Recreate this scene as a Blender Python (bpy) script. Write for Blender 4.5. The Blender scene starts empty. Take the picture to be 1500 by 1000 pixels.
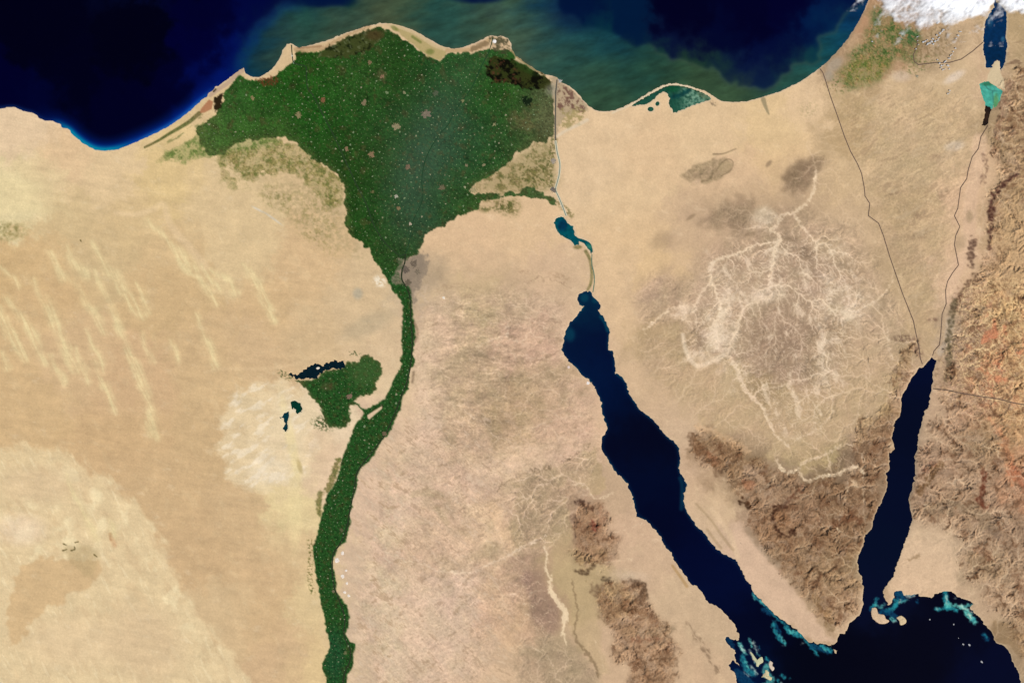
# Satellite view of a river delta, two gulfs and the deserts round them. 1 unit = 1 km.
import bpy, math, heapq
import numpy as np

KM = 0.456                                  # kilometres per photograph pixel
def WX(px): return (np.asarray(px, float)-750.0)*KM
def WY(py): return (500.0-np.asarray(py, float))*KM

# ------------------------------------------------------------ camera, sky, sun, exposure
scene = bpy.context.scene
cam_d = bpy.data.cameras.new("camera"); cam = bpy.data.objects.new("camera", cam_d)
scene.collection.objects.link(cam)
CAM_H = 1500.0
cam.location = (0, 0, CAM_H)
cam_d.sensor_width = 36.0
cam_d.lens = 36.0*CAM_H/(1500*KM)
cam_d.clip_start = 10.0; cam_d.clip_end = 20000.0
scene.camera = cam
SUN_EL, SUN_AZ = math.radians(46), math.radians(128)     # azimuth clockwise from north: morning sun in the south-east
world = bpy.data.worlds.new("World"); scene.world = world; world.use_nodes = True
wn = world.node_tree
sky = wn.nodes.new("ShaderNodeTexSky"); sky.sky_type = 'NISHITA'; sky.sun_disc = False
sky.sun_elevation = SUN_EL; sky.sun_rotation = SUN_AZ
bg = wn.nodes["Background"]; bg.inputs["Strength"].default_value = 0.06
wn.links.new(sky.outputs[0], bg.inputs[0])
sd = bpy.data.lights.new("sun", 'SUN'); sd.energy = 4.0; sd.angle = math.radians(0.5); sd.color = (1.0, 0.975, 0.94)
sun = bpy.data.objects.new("sun", sd); scene.collection.objects.link(sun)
sun.rotation_euler = (math.radians(90)-SUN_EL, 0, math.radians(180)-SUN_AZ)
sun.location = (300, -300, 900)
vs = scene.view_settings; vs.view_transform = 'Standard'; vs.look = 'None'; vs.gamma = 1.0; vs.use_curve_mapping = False
vs.exposure = 0.45

K_LIGHT = (1.43, 1.49, 1.53)
# ------------------------------------------------------------ painting grid (photograph pixels)
STEP = 1.25
X0, Y0 = -100.0, -100.0
NX, NY = 1350, 960
X1, Y1 = X0+(NX-1)*STEP, Y0+(NY-1)*STEP
gx = X0+np.arange(NX)*STEP; gy = Y0+np.arange(NY)*STEP
GX, GY = np.meshgrid(gx, gy)
rng = np.random.default_rng(11)

def P(s): return np.array([[float(v) for v in p.split(',')] for p in s.split()])

_fy = np.fft.fftfreq(NY)[:, None]; _fx = np.fft.rfftfreq(NX)[None, :]
def blur(a, px):
    s = px/STEP
    pad = a.mean()
    return np.fft.irfft2(np.fft.rfft2(a-pad)*np.exp(-2*(math.pi*s)**2*(_fx**2+_fy**2)), s=a.shape)+pad
def noise(lo, beta=1.0, seed=0, ang=0.0, an=1.0, hi=2.0):
    """fractal noise: wavelengths from lo photograph pixels down to hi; an>1 stretches along ang (degrees, y down)"""
    r = np.random.default_rng(seed)
    if lo < 60: lo = lo*1.45
    w = np.fft.rfft2(r.standard_normal((NY, NX)))
    c, s = math.cos(math.radians(ang)), math.sin(math.radians(ang))
    u = _fx*c+_fy*s; v = -_fx*s+_fy*c
    f = np.sqrt((u*an)**2+(v)**2)/STEP + 1e-9
    amp = f**(-beta-1.2)*np.exp(-(1.0/(lo*f))**4)*np.exp(-(f*hi/2.0)**2)
    n = np.fft.irfft2(w*amp, s=(NY, NX)); n -= n.mean()
    return n/n.std()
def sm(x, a, b):
    t = np.clip((x-a)/(b-a), 0, 1); return t*t*(3-2*t)
def sample(a, x, y):
    fx = np.clip((np.asarray(x, float)-X0)/STEP, 0, NX-1.001); fy = np.clip((np.asarray(y, float)-Y0)/STEP, 0, NY-1.001)
    i = fx.astype(int); j = fy.astype(int); u = fx-i; v = fy-j
    if a.ndim == 3: u = u[..., None]; v = v[..., None]
    return (a[j, i]*(1-u)+a[j, i+1]*u)*(1-v)+(a[j+1, i]*(1-u)+a[j+1, i+1]*u)*v
def fill(pts, ss=3):
    """anti-aliased even-odd polygon mask on the grid"""
    pts = np.asarray(pts); n = len(pts)
    W, Hh = NX*ss, NY*ss
    x = (pts[:, 0]-X0)/STEP*ss+(ss-1)/2; y = (pts[:, 1]-Y0)/STEP*ss+(ss-1)/2
    y0, y1 = max(0, int(y.min())-1), min(Hh, int(y.max())+2)
    out = np.zeros((NY, NX), np.float32)
    xa, ya, xb, yb = x, y, np.roll(x, -1), np.roll(y, -1)
    cols = np.arange(W)
    for r in range(y0, y1):
        c = (ya <= r) != (yb <= r)
        if not c.any(): continue
        xi = np.sort(xa[c]+(r-ya[c])/(yb[c]-ya[c])*(xb[c]-xa[c]))
        row = np.zeros(W+1, np.int16)
        for k in range(0, len(xi)-1, 2):
            a = int(np.clip(math.ceil(xi[k]), 0, W)); b = int(np.clip(math.ceil(xi[k+1]), 0, W))
            row[a] += 1; row[b] -= 1
        out[r//ss] += np.cumsum(row[:W]).reshape(NX, ss).sum(1)
    return out/(ss*ss)
def curve(pts, n=6):
    """Catmull-Rom through the points"""
    pts = np.asarray(pts, float); p = np.vstack([2*pts[0]-pts[1], pts, 2*pts[-1]-pts[-2]]); out = []
    for i in range(1, len(p)-2):
        for t in np.arange(n)/n:
            out.append(0.5*((2*p[i])+(p[i+1]-p[i-1])*t+(2*p[i-1]-5*p[i]+4*p[i+1]-p[i+2])*t*t+(3*p[i]-p[i-1]-3*p[i+1]+p[i+2])*t**3))
    out.append(p[-2]); return np.array(out)
def stroke(pts, w0, w1=None, soft=1.0, out=None, smooth=True):
    """mask of a brush line, w = half width in photograph pixels"""
    pts = np.asarray(pts, float)
    if smooth and len(pts) > 2: pts = curve(pts, 4)
    if w1 is None: w1 = w0
    if out is None: out = np.zeros((NY, NX), np.float32)
    n = len(pts)-1
    for k in range(n):
        a, b = pts[k], pts[k+1]; wa = w0+(w1-w0)*k/n; wb = w0+(w1-w0)*(k+1)/n; R = max(wa, wb)+soft*2+2
        i0 = max(0, int((min(a[0], b[0])-R-X0)/STEP)); i1 = min(NX, int((max(a[0], b[0])+R-X0)/STEP)+2)
        j0 = max(0, int((min(a[1], b[1])-R-Y0)/STEP)); j1 = min(NY, int((max(a[1], b[1])+R-Y0)/STEP)+2)
        if i1 <= i0 or j1 <= j0: continue
        x = gx[i0:i1][None, :]; y = gy[j0:j1][:, None]
        d = b-a; L2 = max(d@d, 1e-9)
        t = np.clip(((x-a[0])*d[0]+(y-a[1])*d[1])/L2, 0, 1)
        dist = np.hypot(x-a[0]-t*d[0], y-a[1]-t*d[1])
        m = 1-sm(dist, (wa+(wb-wa)*t)-soft*0.5, (wa+(wb-wa)*t)+soft)
        np.maximum(out[j0:j1, i0:i1], m, out=out[j0:j1, i0:i1])
    return out
def blob(x, y, rx, ry, ang=0, soft=0.5):
    c, s = math.cos(math.radians(ang)), math.sin(math.radians(ang))
    u = ((GX-x)*c+(GY-y)*s)/rx; v = (-(GX-x)*s+(GY-y)*c)/ry
    return 1-sm(np.hypot(u, v), 1-soft, 1+soft)
_wn = {}
def wnoise(lo, k):
    key = (lo, k % 7)
    if key not in _wn: _wn[key] = noise(lo, 1.1, 9000+int(lo)*7+k % 7).astype(np.float32)
    return _wn[key]
def warp(a, amp, lo, seed):
    amp *= 0.75
    return sample(a, GX+amp*wnoise(lo, seed), GY+amp*wnoise(lo, seed+3))
def lin(c):
    c = np.asarray(c, float)/255.0
    return np.where(c <= 0.04045, c/12.92, ((c+0.055)/1.055)**2.4)
def scatter(s, sig, fall=1e-4, step=6.0):
    """base colours given at points, blended smoothly between them"""
    d = np.array([[float(v) for v in p.replace(':', ',').split(',')] for p in s.split()])
    cx = np.arange(X0, X1+step, step); cy = np.arange(Y0, Y1+step, step)
    A, B = np.meshgrid(cx, cy); W = np.full(A.shape, 1e-30); C = np.zeros(A.shape+(3,))
    for x, y, r, g, b in d:
        q = ((A-x)**2+(B-y)**2)/(sig*sig)
        w = np.exp(-0.5*q)+fall/(1+q*q)
        W += w; C += w[..., None]*np.array([r, g, b])
    C /= W[..., None]
    fx = np.clip((GX-X0)/step, 0, len(cx)-1.001); fy = np.clip((GY-Y0)/step, 0, len(cy)-1.001)
    i = fx.astype(int); j = fy.astype(int); u = (fx-i)[..., None]; v = (fy-j)[..., None]
    return (C[j, i]*(1-u)+C[j, i+1]*u)*(1-v)+(C[j+1, i]*(1-u)+C[j+1, i+1]*u)*v
def mix(C, col, m):
    col = np.asarray(col, float)
    C += (col-C)*np.clip(m, 0, 1)[..., None]
def rewarp(C, amp, lo, seed):
    return sample(C, GX+amp*noise(lo, 0.8, seed), GY+amp*noise(lo, 0.8, seed+1))

# ------------------------------------------------------------ shorelines
MED = P("-900,120 -200,160 -60,150 0,160 9,158 20,156 26,159 33,163 46,165 54,168 57,173 66,177 77,177 88,182 90,187 100,188 103,191 104,195 110,200 115,205 122,210 130,215 138,219 148,221 160,221 172,219 185,214 200,208 215,201 230,194 245,186 258,178 270,169 280,161 290,152 298,144 303,142 306,136 312,133 316,127 320,126 326,121 335,115 345,107 352,102 358,98 359,103 360,108 364,111 372,113 379,113 388,109 397,103 402,97 408,88 412,80 416,71 420,64 427,64 431,67 438,70 447,68 460,65 475,61 490,55 505,49 520,44 535,39 548,36 560,34 570,34 580,36 590,39 600,42 610,47 620,52 630,58 640,64 650,69 660,71 670,71 680,69 690,65 700,61 710,56 718,52 728,53 738,53 745,57 749,64 750,74 756,82 765,89 775,96 785,102 797,109 806,111 815,112 817,116 822,121 830,124 838,129 845,135 848,139 855,148 862,155 870,161 880,163 892,163 905,160 920,153 935,145 950,136 962,129 970,125 980,122 992,122 1005,124 1017,128 1030,132 1040,137 1050,144 1055,148 1065,149 1080,150 1095,148 1110,144 1125,140 1140,135 1155,128 1170,121 1185,111 1199,101 1212,90 1225,77 1238,62 1248,48 1257,33 1265,18 1271,3 1277,-12 1290,-60 1330,-400 -900,-400")
RED = P("848,430 854,427 860,426 867,428 868,435 878,442 880,450 876,458 884,464 889,474 893,484 892,492 891,500 891,512 898,515 900,526 902,538 900,547 908,549 914,556 919,562 919,570 922,577 930,588 935,599 946,606 957,616 966,626 974,637 983,644 992,651 995,657 994,665 997,672 994,683 997,694 1004,704 1006,712 1002,723 1001,734 1005,747 1012,758 1020,770 1032,780 1038,790 1048,802 1062,812 1078,820 1086,834 1092,848 1100,856 1102,866 1112,876 1120,884 1130,895 1142,905 1150,910 1158,915 1168,922 1177,932 1185,940 1198,942 1212,943 1220,948 1223,957 1226,957 1226,952 1217,945 1225,942 1228,932 1230,927 1238,928 1242,920 1242,913 1250,908 1260,898 1264,886 1264,860 1263,846 1257,836 1256,820 1258,812 1264,800 1266,786 1272,778 1277,776 1278,762 1286,744 1290,736 1298,720 1300,708 1298,692 1303,686 1302,662 1310,658 1310,650 1306,642 1309,626 1311,616 1318,610 1320,600 1321,578 1328,568 1334,554 1344,544 1346,538 1354,536 1360,528 1365,523 1372,528 1370,536 1366,548 1367,558 1364,572 1362,582 1360,598 1355,600 1352,612 1349,626 1344,644 1345,656 1340,668 1341,684 1340,700 1336,716 1331,732 1333,742 1337,760 1332,776 1326,792 1323,800 1318,816 1312,830 1309,844 1300,854 1292,868 1297,874 1300,886 1306,884 1309,874 1310,866 1320,864 1324,872 1332,872 1344,868 1348,874 1364,874 1372,869 1384,865 1394,866 1402,873 1412,877 1422,880 1427,884 1420,888 1426,896 1436,904 1442,914 1454,926 1458,940 1472,946 1480,958 1484,970 1492,984 1495,996 1500,1020 1540,1080 1600,1300 1050,1300 1075,1100 1080,1000 1078,988 1067,975 1072,967 1080,972 1087,978 1081,970 1077,965 1076,957 1078,950 1072,950 1062,937 1063,932 1075,937 1083,938 1084,930 1080,925 1077,915 1070,907 1058,893 1048,886 1040,883 1032,877 1030,870 1020,858 1012,856 1008,848 1000,838 992,826 986,818 983,808 976,802 970,792 964,780 956,772 948,762 932,756 931,746 926,726 919,707 906,696 895,681 884,663 881,657 882,639 886,635 890,630 890,626 886,617 882,604 880,588 874,573 869,564 864,557 854,551 844,538 832,528 822,513 826,500 827,490 834,474 846,462 856,448 849,447 846,440")
LAKES = {
 'lagoon': P("899,168 913,164 923,157 931,150 945,143 961,134 975,127 985,125 997,126 1009,129 1023,134 1035,139 1043,145 1031,149 1015,154 1001,160 987,166 983,158 979,154 981,144 977,136 971,134 963,140 955,148 945,153 933,154 923,157 913,165"),
 'qarun': P("419,546 430,547 434,550 442,544 454,536 464,532 474,536 477,531 483,531 490,526 496,530 504,528 506,539 496,541 486,539 477,542 469,547 464,554 448,554 438,556 432,554 424,549"),
 'rayan_a': P("425,589 430,586 438,589 442,595 442,602 436,607 433,603 433,599 427,598"),
 'rayan_b': P("408,610 414,610 415,605 423,602 424,608 422,614 421,621 422,627 418,633 414,627 417,621 416,614 414,612 410,612"),
 'bitter': P("814,320 821,317 826,318 833,328 839,331 841,337 842,345 849,351 860,353 865,358 868,366 867,374 863,366 858,362 856,357 848,353 848,358 842,360 838,354 828,348 820,344 814,334 812,326"),
 'dead': P("1458,-90 1459,4 1464,6 1474,16 1475,30 1473,56 1476,64 1474,80 1471,96 1466,104 1464,100 1465,90 1461,87 1456,92 1452,100 1444,100 1444,88 1440,74 1441,50 1443,32 1450,20 1456,12 1455,-90"),
 'pond_a': P("1434,122 1448,119 1458,126 1469,133 1466,144 1462,154 1457,160 1453,152 1443,150 1438,140"),
 'pond_b': P("1443,151 1456,152 1450,168 1447,184 1438,184 1442,170"),
}
ISLES = {
 'tiran': P("1277,890 1282,889 1285,893 1282,897 1290,899 1295,900 1298,906 1303,909 1298,913 1288,913 1281,908 1277,903 1276,896"),
 'sanafir': P("1313,904 1319,901 1325,904 1328,910 1324,914 1319,915 1317,909"),
 'gubal_a': P("1098,953 1101,955 1105,962 1109,968 1113,969 1114,962 1117,962 1118,969 1113,972 1111,976 1108,975 1107,970 1102,963"),
 'gubal_b': P("1129,967 1132,970 1131,974 1134,977 1134,980 1131,982 1128,978 1126,973 1127,968"),
 'gubal_c': P("1121,980 1125,982 1127,989 1131,992 1129,996 1124,994 1119,991 1115,991 1120,986"),
}
def rough(m, seed, amp=1.4, lo=14): return warp(m, amp, lo, seed)
sea_m = fill(MED); red_m = rough(fill(RED), 301, 0.85, 9)
# straight man-made or smooth northern shore keeps its line, slight roughness only
sea_m = rough(sea_m, 303, 0.5, 10)
spit = stroke(P("897,166 905,162 920,156 935,147 950,138 962,131 971,127 981,124 992,124 1005,126 1017,130"), 0.9, 0.9, 0.7)
isl_m = np.zeros_like(sea_m)
for k, v in enumerate(ISLES.values()): isl_m = np.maximum(isl_m, rough(fill(v), 311+2*k, 0.5, 6))
lake_m = {}
for k, (n, v) in enumerate(LAKES.items()):
    lake_m[n] = rough(fill(v), 321+2*k, 0.6 if n != 'qarun' else 1.0, 6)
lake_m['bitter'] = np.maximum(lake_m['bitter'], stroke(P('846,350 856,353 864,358 867,368'), 1.6, 1.4, 1.0)*0.95)
lake_m['lagoon'] = np.maximum(lake_m['lagoon'], np.maximum(blob(953, 160, 4.5, 3.5), blob(963, 152, 3.5, 3, 120)))
lake_m['lagoon'] = lake_m['lagoon']*(1-spit)
water = np.maximum(sea_m, red_m)*(1-isl_m)
for v in lake_m.values(): water = np.maximum(water, v)
land = 1-water
# ------------------------------------------------------------ desert colours
BASE = """30,180:226,200,162 100,240:222,192,150 60,270:222,202,155 20,300:226,210,162 150,260:222,196,152 250,280:219,193,140 300,300:217,192,147 200,320:213,187,140
100,320:210,186,140 60,380:212,182,134 20,395:206,176,128 140,370:207,182,137 250,360:212,184,138 350,370:217,192,147 450,400:213,183,139 520,440:212,186,145
400,450:210,180,135 60,440:210,180,134 250,430:207,178,132 100,520:210,180,137 200,560:208,176,134 30,580:210,180,134 300,520:207,178,134 380,510:209,180,138 300,640:205,176,132
200,640:207,176,132 250,700:207,177,133 350,760:207,178,135 300,800:205,175,132 400,840:208,178,135 420,950:208,178,137 340,900:212,185,142 380,900:208,178,134 450,480:209,182,140 540,470:212,186,146 570,500:214,188,150 330,560:212,183,138
430,800:216,190,145 460,880:220,196,148 465,960:222,196,146 430,740:226,206,155 452,690:224,198,160 480,690:224,196,162 460,650:230,208,172
620,440:202,182,148 640,400:207,184,143 630,480:207,178,143 615,520:222,196,156 612,570:222,198,158 655,360:222,190,148 700,350:222,190,148 760,340:222,192,148 700,430:200,180,132 760,430:197,173,136 640,300:220,190,148 700,395:210,182,145
650,540:192,170,129 700,570:190,166,126 780,500:208,172,140 800,570:195,168,128 830,420:208,182,148 850,480:215,185,150 790,410:214,184,150 600,620:218,190,158 560,720:217,188,158 600,680:210,183,150
690,650:202,175,137 740,610:190,163,119 760,600:188,162,115 800,640:214,178,144 860,620:216,180,145 880,600:215,182,150 700,700:216,186,154 770,680:222,192,150 650,780:213,184,148 540,860:213,186,155 530,930:210,184,154
600,900:216,188,155 660,900:213,188,160 740,900:220,184,144 720,760:224,194,150 790,750:190,164,126 845,765:185,150,118 780,880:184,154,122 870,880:190,167,120 860,850:190,170,122 900,720:195,168,136 915,780:208,176,146
945,820:207,178,146 1000,880:205,180,145 1030,920:200,176,142 1000,960:205,176,142 560,960:212,186,154 700,970:212,184,150 820,970:192,168,132 900,970:212,180,146 890,930:212,180,148
860,250:222,197,155 920,300:223,197,152 950,220:223,194,150 900,400:223,194,150 920,450:219,190,148 930,340:223,193,146 965,375:223,193,142 1000,350:206,178,142 1080,270:219,188,148 1140,190:224,198,145
1150,240:223,192,142 1190,160:224,197,155 1030,190:223,197,152 900,190:224,198,155 1080,310:184,160,126 1050,350:203,174,140 1170,270:190,164,130 960,430:200,172,138 970,500:192,167,122 1000,550:196,170,122 1060,590:190,168,116 940,560:210,182,145 960,600:204,176,142 990,620:208,182,150
1150,600:190,166,116 1180,650:187,167,112 1100,480:197,172,137 1170,420:198,172,140 1160,520:184,158,128 1220,520:196,171,132 1250,600:188,165,113 1290,450:202,177,140 1250,330:204,178,140 1230,260:208,182,138 1040,480:212,186,150 1080,430:210,185,150
1320,250:194,172,130 1320,300:191,166,123 1380,220:197,174,132 1360,350:202,176,133 1340,420:196,172,128 1330,380:186,162,124 1400,120:207,184,142 1380,160:202,176,132 1250,150:190,166,118 1240,190:189,163,116 1300,170:207,182,140 1330,200:198,175,132 1360,480:196,170,125
1430,300:217,182,147 1425,260:221,186,147 1420,380:223,187,152 1395,420:220,186,154 1392,490:182,162,142 1460,110:212,180,148 1480,100:182,160,114 1480,180:176,152,112 1480,360:192,164,118 1497,380:212,176,132 1470,300:180,156,112
1450,420:206,172,126 1480,450:216,182,124 1420,480:172,146,118 1400,540:178,148,120 1380,590:206,172,140 1430,600:190,150,120 1470,530:205,160,112 1480,630:212,168,116 1440,650:158,134,98 1370,620:190,166,136
1380,680:178,150,124 1440,700:170,146,120 1490,710:190,138,104 1400,740:165,140,112 1470,780:156,134,110 1370,805:204,180,148 1370,840:213,182,148 1400,800:206,182,150 1440,830:165,147,116 1480,860:188,164,132 1440,880:200,172,140 1480,930:170,146,112
1050,680:142,112,80 1090,690:146,122,90 1110,730:166,140,114 1150,720:165,142,114 1200,730:136,112,84 1260,720:145,118,90 1280,650:150,122,94 1130,770:150,114,80 1180,750:165,134,108 1220,780:145,118,88 1160,820:158,134,104
1230,850:165,142,106 1050,740:212,186,145 1030,700:206,176,142 1010,690:208,178,148 1200,880:180,152,118 1020,740:210,182,148 1040,780:205,180,150 1240,890:198,168,134 1095,830:213,182,154 1080,790:208,178,154 1130,880:214,184,152 1280,45:180,140,100 1265,70:190,150,112 1245,90:172,146,112"""
C = scatter(BASE, 21.0, fall=3e-3)
C = rewarp(C, 6.0, 60, 21)
C = rewarp(C, 1.6, 10, 23)
n_fine = noise(12, 0.2, 31); n_mid = noise(60, 0.8, 33); n_big = noise(220, 1.0, 35); n_str = noise(90, 0.9, 37, 20, 5)
cloth = noise(50, 0.6, 39, -25, 3)

def reg(s, seed, amp=5.0, lo=40, soft=1.5):
    m = warp(fill(P(s)), amp, lo, seed)
    return blur(m, soft) if soft else m

# western desert: pale limestone basins, dune streaks
mL = reg("20,650 60,650 110,672 150,695 180,722 200,737 225,770 245,800 262,860 300,905 330,950 372,1000 400,1110 -120,1110 -120,700", 51, 5, 40, 2)
mL = sm(blur(mL, 6)+0.17*np.clip(noise(36, .3, 54, 60, 2), -2, 2), 0.12, 0.98); mix(C, (229,208,163), mL*0.78)
mix(C, (210,184,142), mL*sm(noise(26,0.7,50,62,3),0.5,2.2)*0.55); mix(C, (242,224,180), mL*sm(noise(14,0.5,52,64,5),0.9,2.2)*0.5)
mix(C, (240,222,176), mL*sm(noise(45,1,53),-0.2,1.8)*0.9*sm(blob(40,775,110,45,10)+blob(150,730,80,35,35)+blob(250,870,90,14,62),0,1))
mix(C, (238,214,184), mL*blob(30,775,35,22)*0.5)
mix(C, (216,190,150), mL*blob(60,710,60,25)*0.6)
mix(C, (214,188,148), mL*blob(210,940,60,50,40)*0.7); mix(C,(226,200,158), mL*blob(110,940,70,35)*0.6)
mix(C, (210,180,134), reg("12,880 28,832 58,816 95,818 148,822 146,845 125,862 100,868 95,884 68,888 55,905 32,935 18,945 10,915",55,3,20,1)*0.9)
mix(C, (178,158,115), reg("92,800 125,798 145,805 142,835 128,845 112,830 95,812",57,3,14,2)*0.45)
dk = fill(P("0,0 0,1 1,0"))*0
for s in ("92,806 98,804", "104,806 110,804 109,800", "138,812 142,815", "93,796 97,798", "110,794 115,793","118,352 119,354"): stroke(P(s), 0.9, 0.5, 0.7, dk, False)
mix(C, (92,82,45), dk*0.85)
stroke(P("162,780 162,786"), 2.2, 2.2, 2.5, dk*0, False)
mix(C, (150,96,58), stroke(P("162,782 163,790"), 1.8, 1.2, 2.5, None, False)*0.7)
mix(C, (205,160,118), stroke(P("164,788 168,798"), 2, 2, 4, None, False)*0.6)
mW = reg("330,600 342,572 372,560 420,556 445,575 462,600 470,640 462,680 450,705 425,716 395,714 370,724 348,712 328,690 322,650", 59, 5, 25, 2)
mW = sm(blur(mW, 5)+0.17*np.clip(noise(28, .3, 60, 20, 2), -2, 2), 0.12, 0.98); mix(C, (229,209,168), mW*0.75)
mix(C, (238,222,190), mW*(sm(noise(22,0.7,61,-35,2.5),0,1.5)*0.8+blob(395,690,30,18)*0.6))
mix(C, (232,214,160), blob(425,640,7,60,-12)*0.6+blob(432,740,10,60)*0.5)
mix(C, (185,165,112), blob(439,683,3.5,10,-15)*0.7)
mix(C, (218,188,150), blob(470,650,22,30)*0.4)
mix(C, (150,140,90), blob(10,338,26,13)*(0.45+0.25*noise(12,0.5,63)))
mix(C, (228,210,160), reg("-100,260 20,262 60,272 55,300 95,308 110,310 60,312 35,308 20,316 -100,322",65,3,30,3)*0.6)
mix(C, (228,202,160), stroke(P("170,312 200,314 225,306 240,300 250,330 280,365 300,392"),2,5,5)*0.5)
esc = stroke(P("300,545 330,540 380,540 420,536 470,518 500,500"),1.5,1.5,3)*0.35; mix(C,(228,200,156),esc)
mix(C, (170,158,130), blob(540,475,40,14,-25)*0.35)
mix(C, (240,230,205), blob(556,412,9,8,30)*0.85*sm(n_fine,-1.2,0.6)); mix(C,(170,168,150), blob(524,430,7,8)*0.55)
mix(C, (205,205,195), (blob(378,307,10,1.6,28)+blob(400,320,16,1.6,36))*0.5)
# dune streaks
DUNES = ["140,400 158,436 172,468 186,504 200,540 214,570 220,600 224,632:3.4", "150,420 165,455 182,500 196,540 208,566:2.6","166,400 178,428 190,448 208,465:2.6","172,400 186,424 198,446 212,464:1.8","200,414 212,440 220,460:1.5",
 "95,400 112,420 126,442 142,464 152,488:2.4","48,412 62,434 72,458 80,478 90,500 100,524 110,542:3.2","68,432 78,458 86,474 98,510:2.2","8,436 22,454 40,476 52,500 66,530:3","30,462 44,488 56,512:2.4","0,450 6,476 20,498 34,522:3.4","10,468 22,492 32,515:2",
 "4,518 12,538:1.8","74,520 84,540 94,558:1.8","110,510 120,532 130,560:2","125,482 134,502 146,524 152,545:1.6","136,530 148,552 160,578 166,602:2.2","208,488 216,510 222,530:1.5","250,498 256,514 262,528:1.2",
 "288,460 298,490 310,520 316,536:2.6","295,388 305,405 322,424:2.2","310,395 326,405 346,428:2.4","355,388 372,412 386,440 402,470:2","368,395 384,424 398,452:1.6","235,340 255,368 278,395 300,420 314,440:2.6","215,322 240,348 262,370 290,392:2.4",
 "100,360 112,385 124,404:3","135,355 150,385 165,405:3","70,372 84,392 94,408:3","262,380 276,396:3","0,390 30,420:1","218,588 224,620 232,640:2", "96,695 116,738 128,760 142,790:1.6", "160,760 168,785:1.5"]
dn = np.zeros((NY, NX), np.float32); dn2 = dn.copy()
for s in DUNES:
    a, w = s.split(':'); w = float(w); q = P(a); stroke(q, w*0.6, w*2.0, 6.0, dn)
    stroke(q+[w*0.3, 0], 0.2, 0.6, 1.2, dn2); stroke(q+[-w*0.7, 0], 0.1, 0.4, 1.2, dn2)
dn = warp(dn, 2.2, 70, 67)*(0.25+0.75*sm(noise(7, 0.4, 68, 66, 12)+0.4*noise(60, .6, 69), -1.6, 1.2)); dn = np.clip(dn*0.70+0.20*warp(dn2, 1.5, 70, 67), 0, 1)
halo = blur(dn, 6)
mix(C, (222,200,150), halo*0.55); mix(C, (232,214,162), dn*0.95)
mix(C, (204,172,125), blob(90,430,60,20)*0.3+blob(150,640,90,30)*0.2)

# east of the river
ridge_c = (176,140,100)
mix(C, (194,170,124), reg("835,700 820,715 830,740 838,780 830,800 800,800 760,805 748,790 745,765 755,740 760,715 745,705 730,712 745,702 770,690 800,684 830,676 850,664 870,652 880,680 888,715 870,725", 71, 3, 20, 1)*0.85)
rg = stroke(P("727,719 736,709 746,702"),0.6,0.8,0.8); stroke(P("760,696 775,690 790,688 805,684"),1,1.8,1.2,rg); stroke(P("822,675 832,672 842,668 848,662"),1,1.2,1,rg); stroke(P("855,657 866,648"),0.8,0.6,0.8,rg)
mix(C, (135,110,76), warp(rg,2.2,10,70)*(0.6+0.25*np.clip(n_fine,-1.5,1)))
mix(C, (222,196,152), blob(770,670,55,14,-22)*0.4)
comb = reg("770,836 790,836 800,856 810,872 820,894 822,916 810,930 796,920 778,906 768,880 748,856 760,846", 73, 3, 15, 1)
mix(C, (164,132,112), blur(comb,3)*0.8)
mix(C, (175,158,122), reg("780,930 830,930 850,955 880,985 885,1020 800,1020 790,970", 75, 4, 25, 2)*0.6)
mix(C, (192,172,124), reg("812,740 838,760 845,840 870,880 880,930 890,980 885,1000 860,960 840,930 835,880 815,850 805,800", 77, 4, 25, 2)*0.6)
wh = stroke(P("798,800 801,815 799,832 806,846 806,862 812,874 820,886 828,894 828,910 824,925 830,942"),1.2,1.2,1.5)
stroke(P("806,862 812,874 822,888 828,896 826,912"),3.2,3.6,1.5,wh)
mix(C, (236,222,184), warp(wh,1.5,10,79)*0.9)
drk = stroke(P("838,850 842,870 846,896 842,920 844,936 858,954 870,970 876,990"),0.9,1.6,1.5); mix(C,(135,112,78),warp(drk,1.5,12,81)*0.65)
mix(C, (205,178,142), reg("885,915 910,945 935,1000 890,1000 880,960",83,4,20,3)*0.5)
mix(C, (228,190,140), stroke(P("760,860 765,880 764,915"),7,10,6)*0.4 + stroke(P("720,740 735,770 748,800"),6,6,6)*0.4)
gz = stroke(P("1007,913 1018,930 1030,948 1042,968 1052,982"),1.2,3.6,2.2); mix(C, (140,114,88), blur(warp(gz,3.0,14,85),1.0)*(0.45+0.35*np.clip(noise(14,-0.2,84,55,3),-1.2,1)))
mix(C, (190,150,90), stroke(P("985,828 998,846 1006,858"),1.5,2,1.5)*0.7)
mix(C, (188,184,172), blob(610,455,10,22)*0.0)
mix(C, (160,146,124), warp(blob(625,400,34,26,-20),4,20,86)*0.45)
mix(C, (148,136,118), reg("592,380 606,374 622,372 626,386 618,402 610,424 606,470 604,440 600,420 590,416 576,420 574,410 580,402 588,396",87,3,14,2)*0.85)
mix(C, (190,174,150), blob(616,442,14,32)*0.7*sm(n_fine,-1.6,1.2))
mix(C, (224,198,155), blob(625,520,8,70)*0.5)
mix(C, (176,152,118), blob(634,540,3,60)*0.3)
for s in ("606,470 612,486 608,500","604,560 606,545"): mix(C,(120,96,70),stroke(P(s),1.2,1.6,2)*0.6)
mix(C, (170,140,108), (blob(770,398,10,3)+blob(820,405,18,5,20))*0.5*sm(n_fine,-1,1))
mix(C, (150,122,95), warp(stroke(P("744,526 765,532 790,528 800,522 818,515"),0.6,0.9,0.9),1.5,12,89)*0.6+warp(stroke(P("780,536 800,545 818,560"),4,5,5),2,12,91)*0.35*sm(n_fine,0,1.5))
mix(C, (160,140,104), blob(682,625,14,16)*0.5*sm(n_fine,0.2,1.2))
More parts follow.
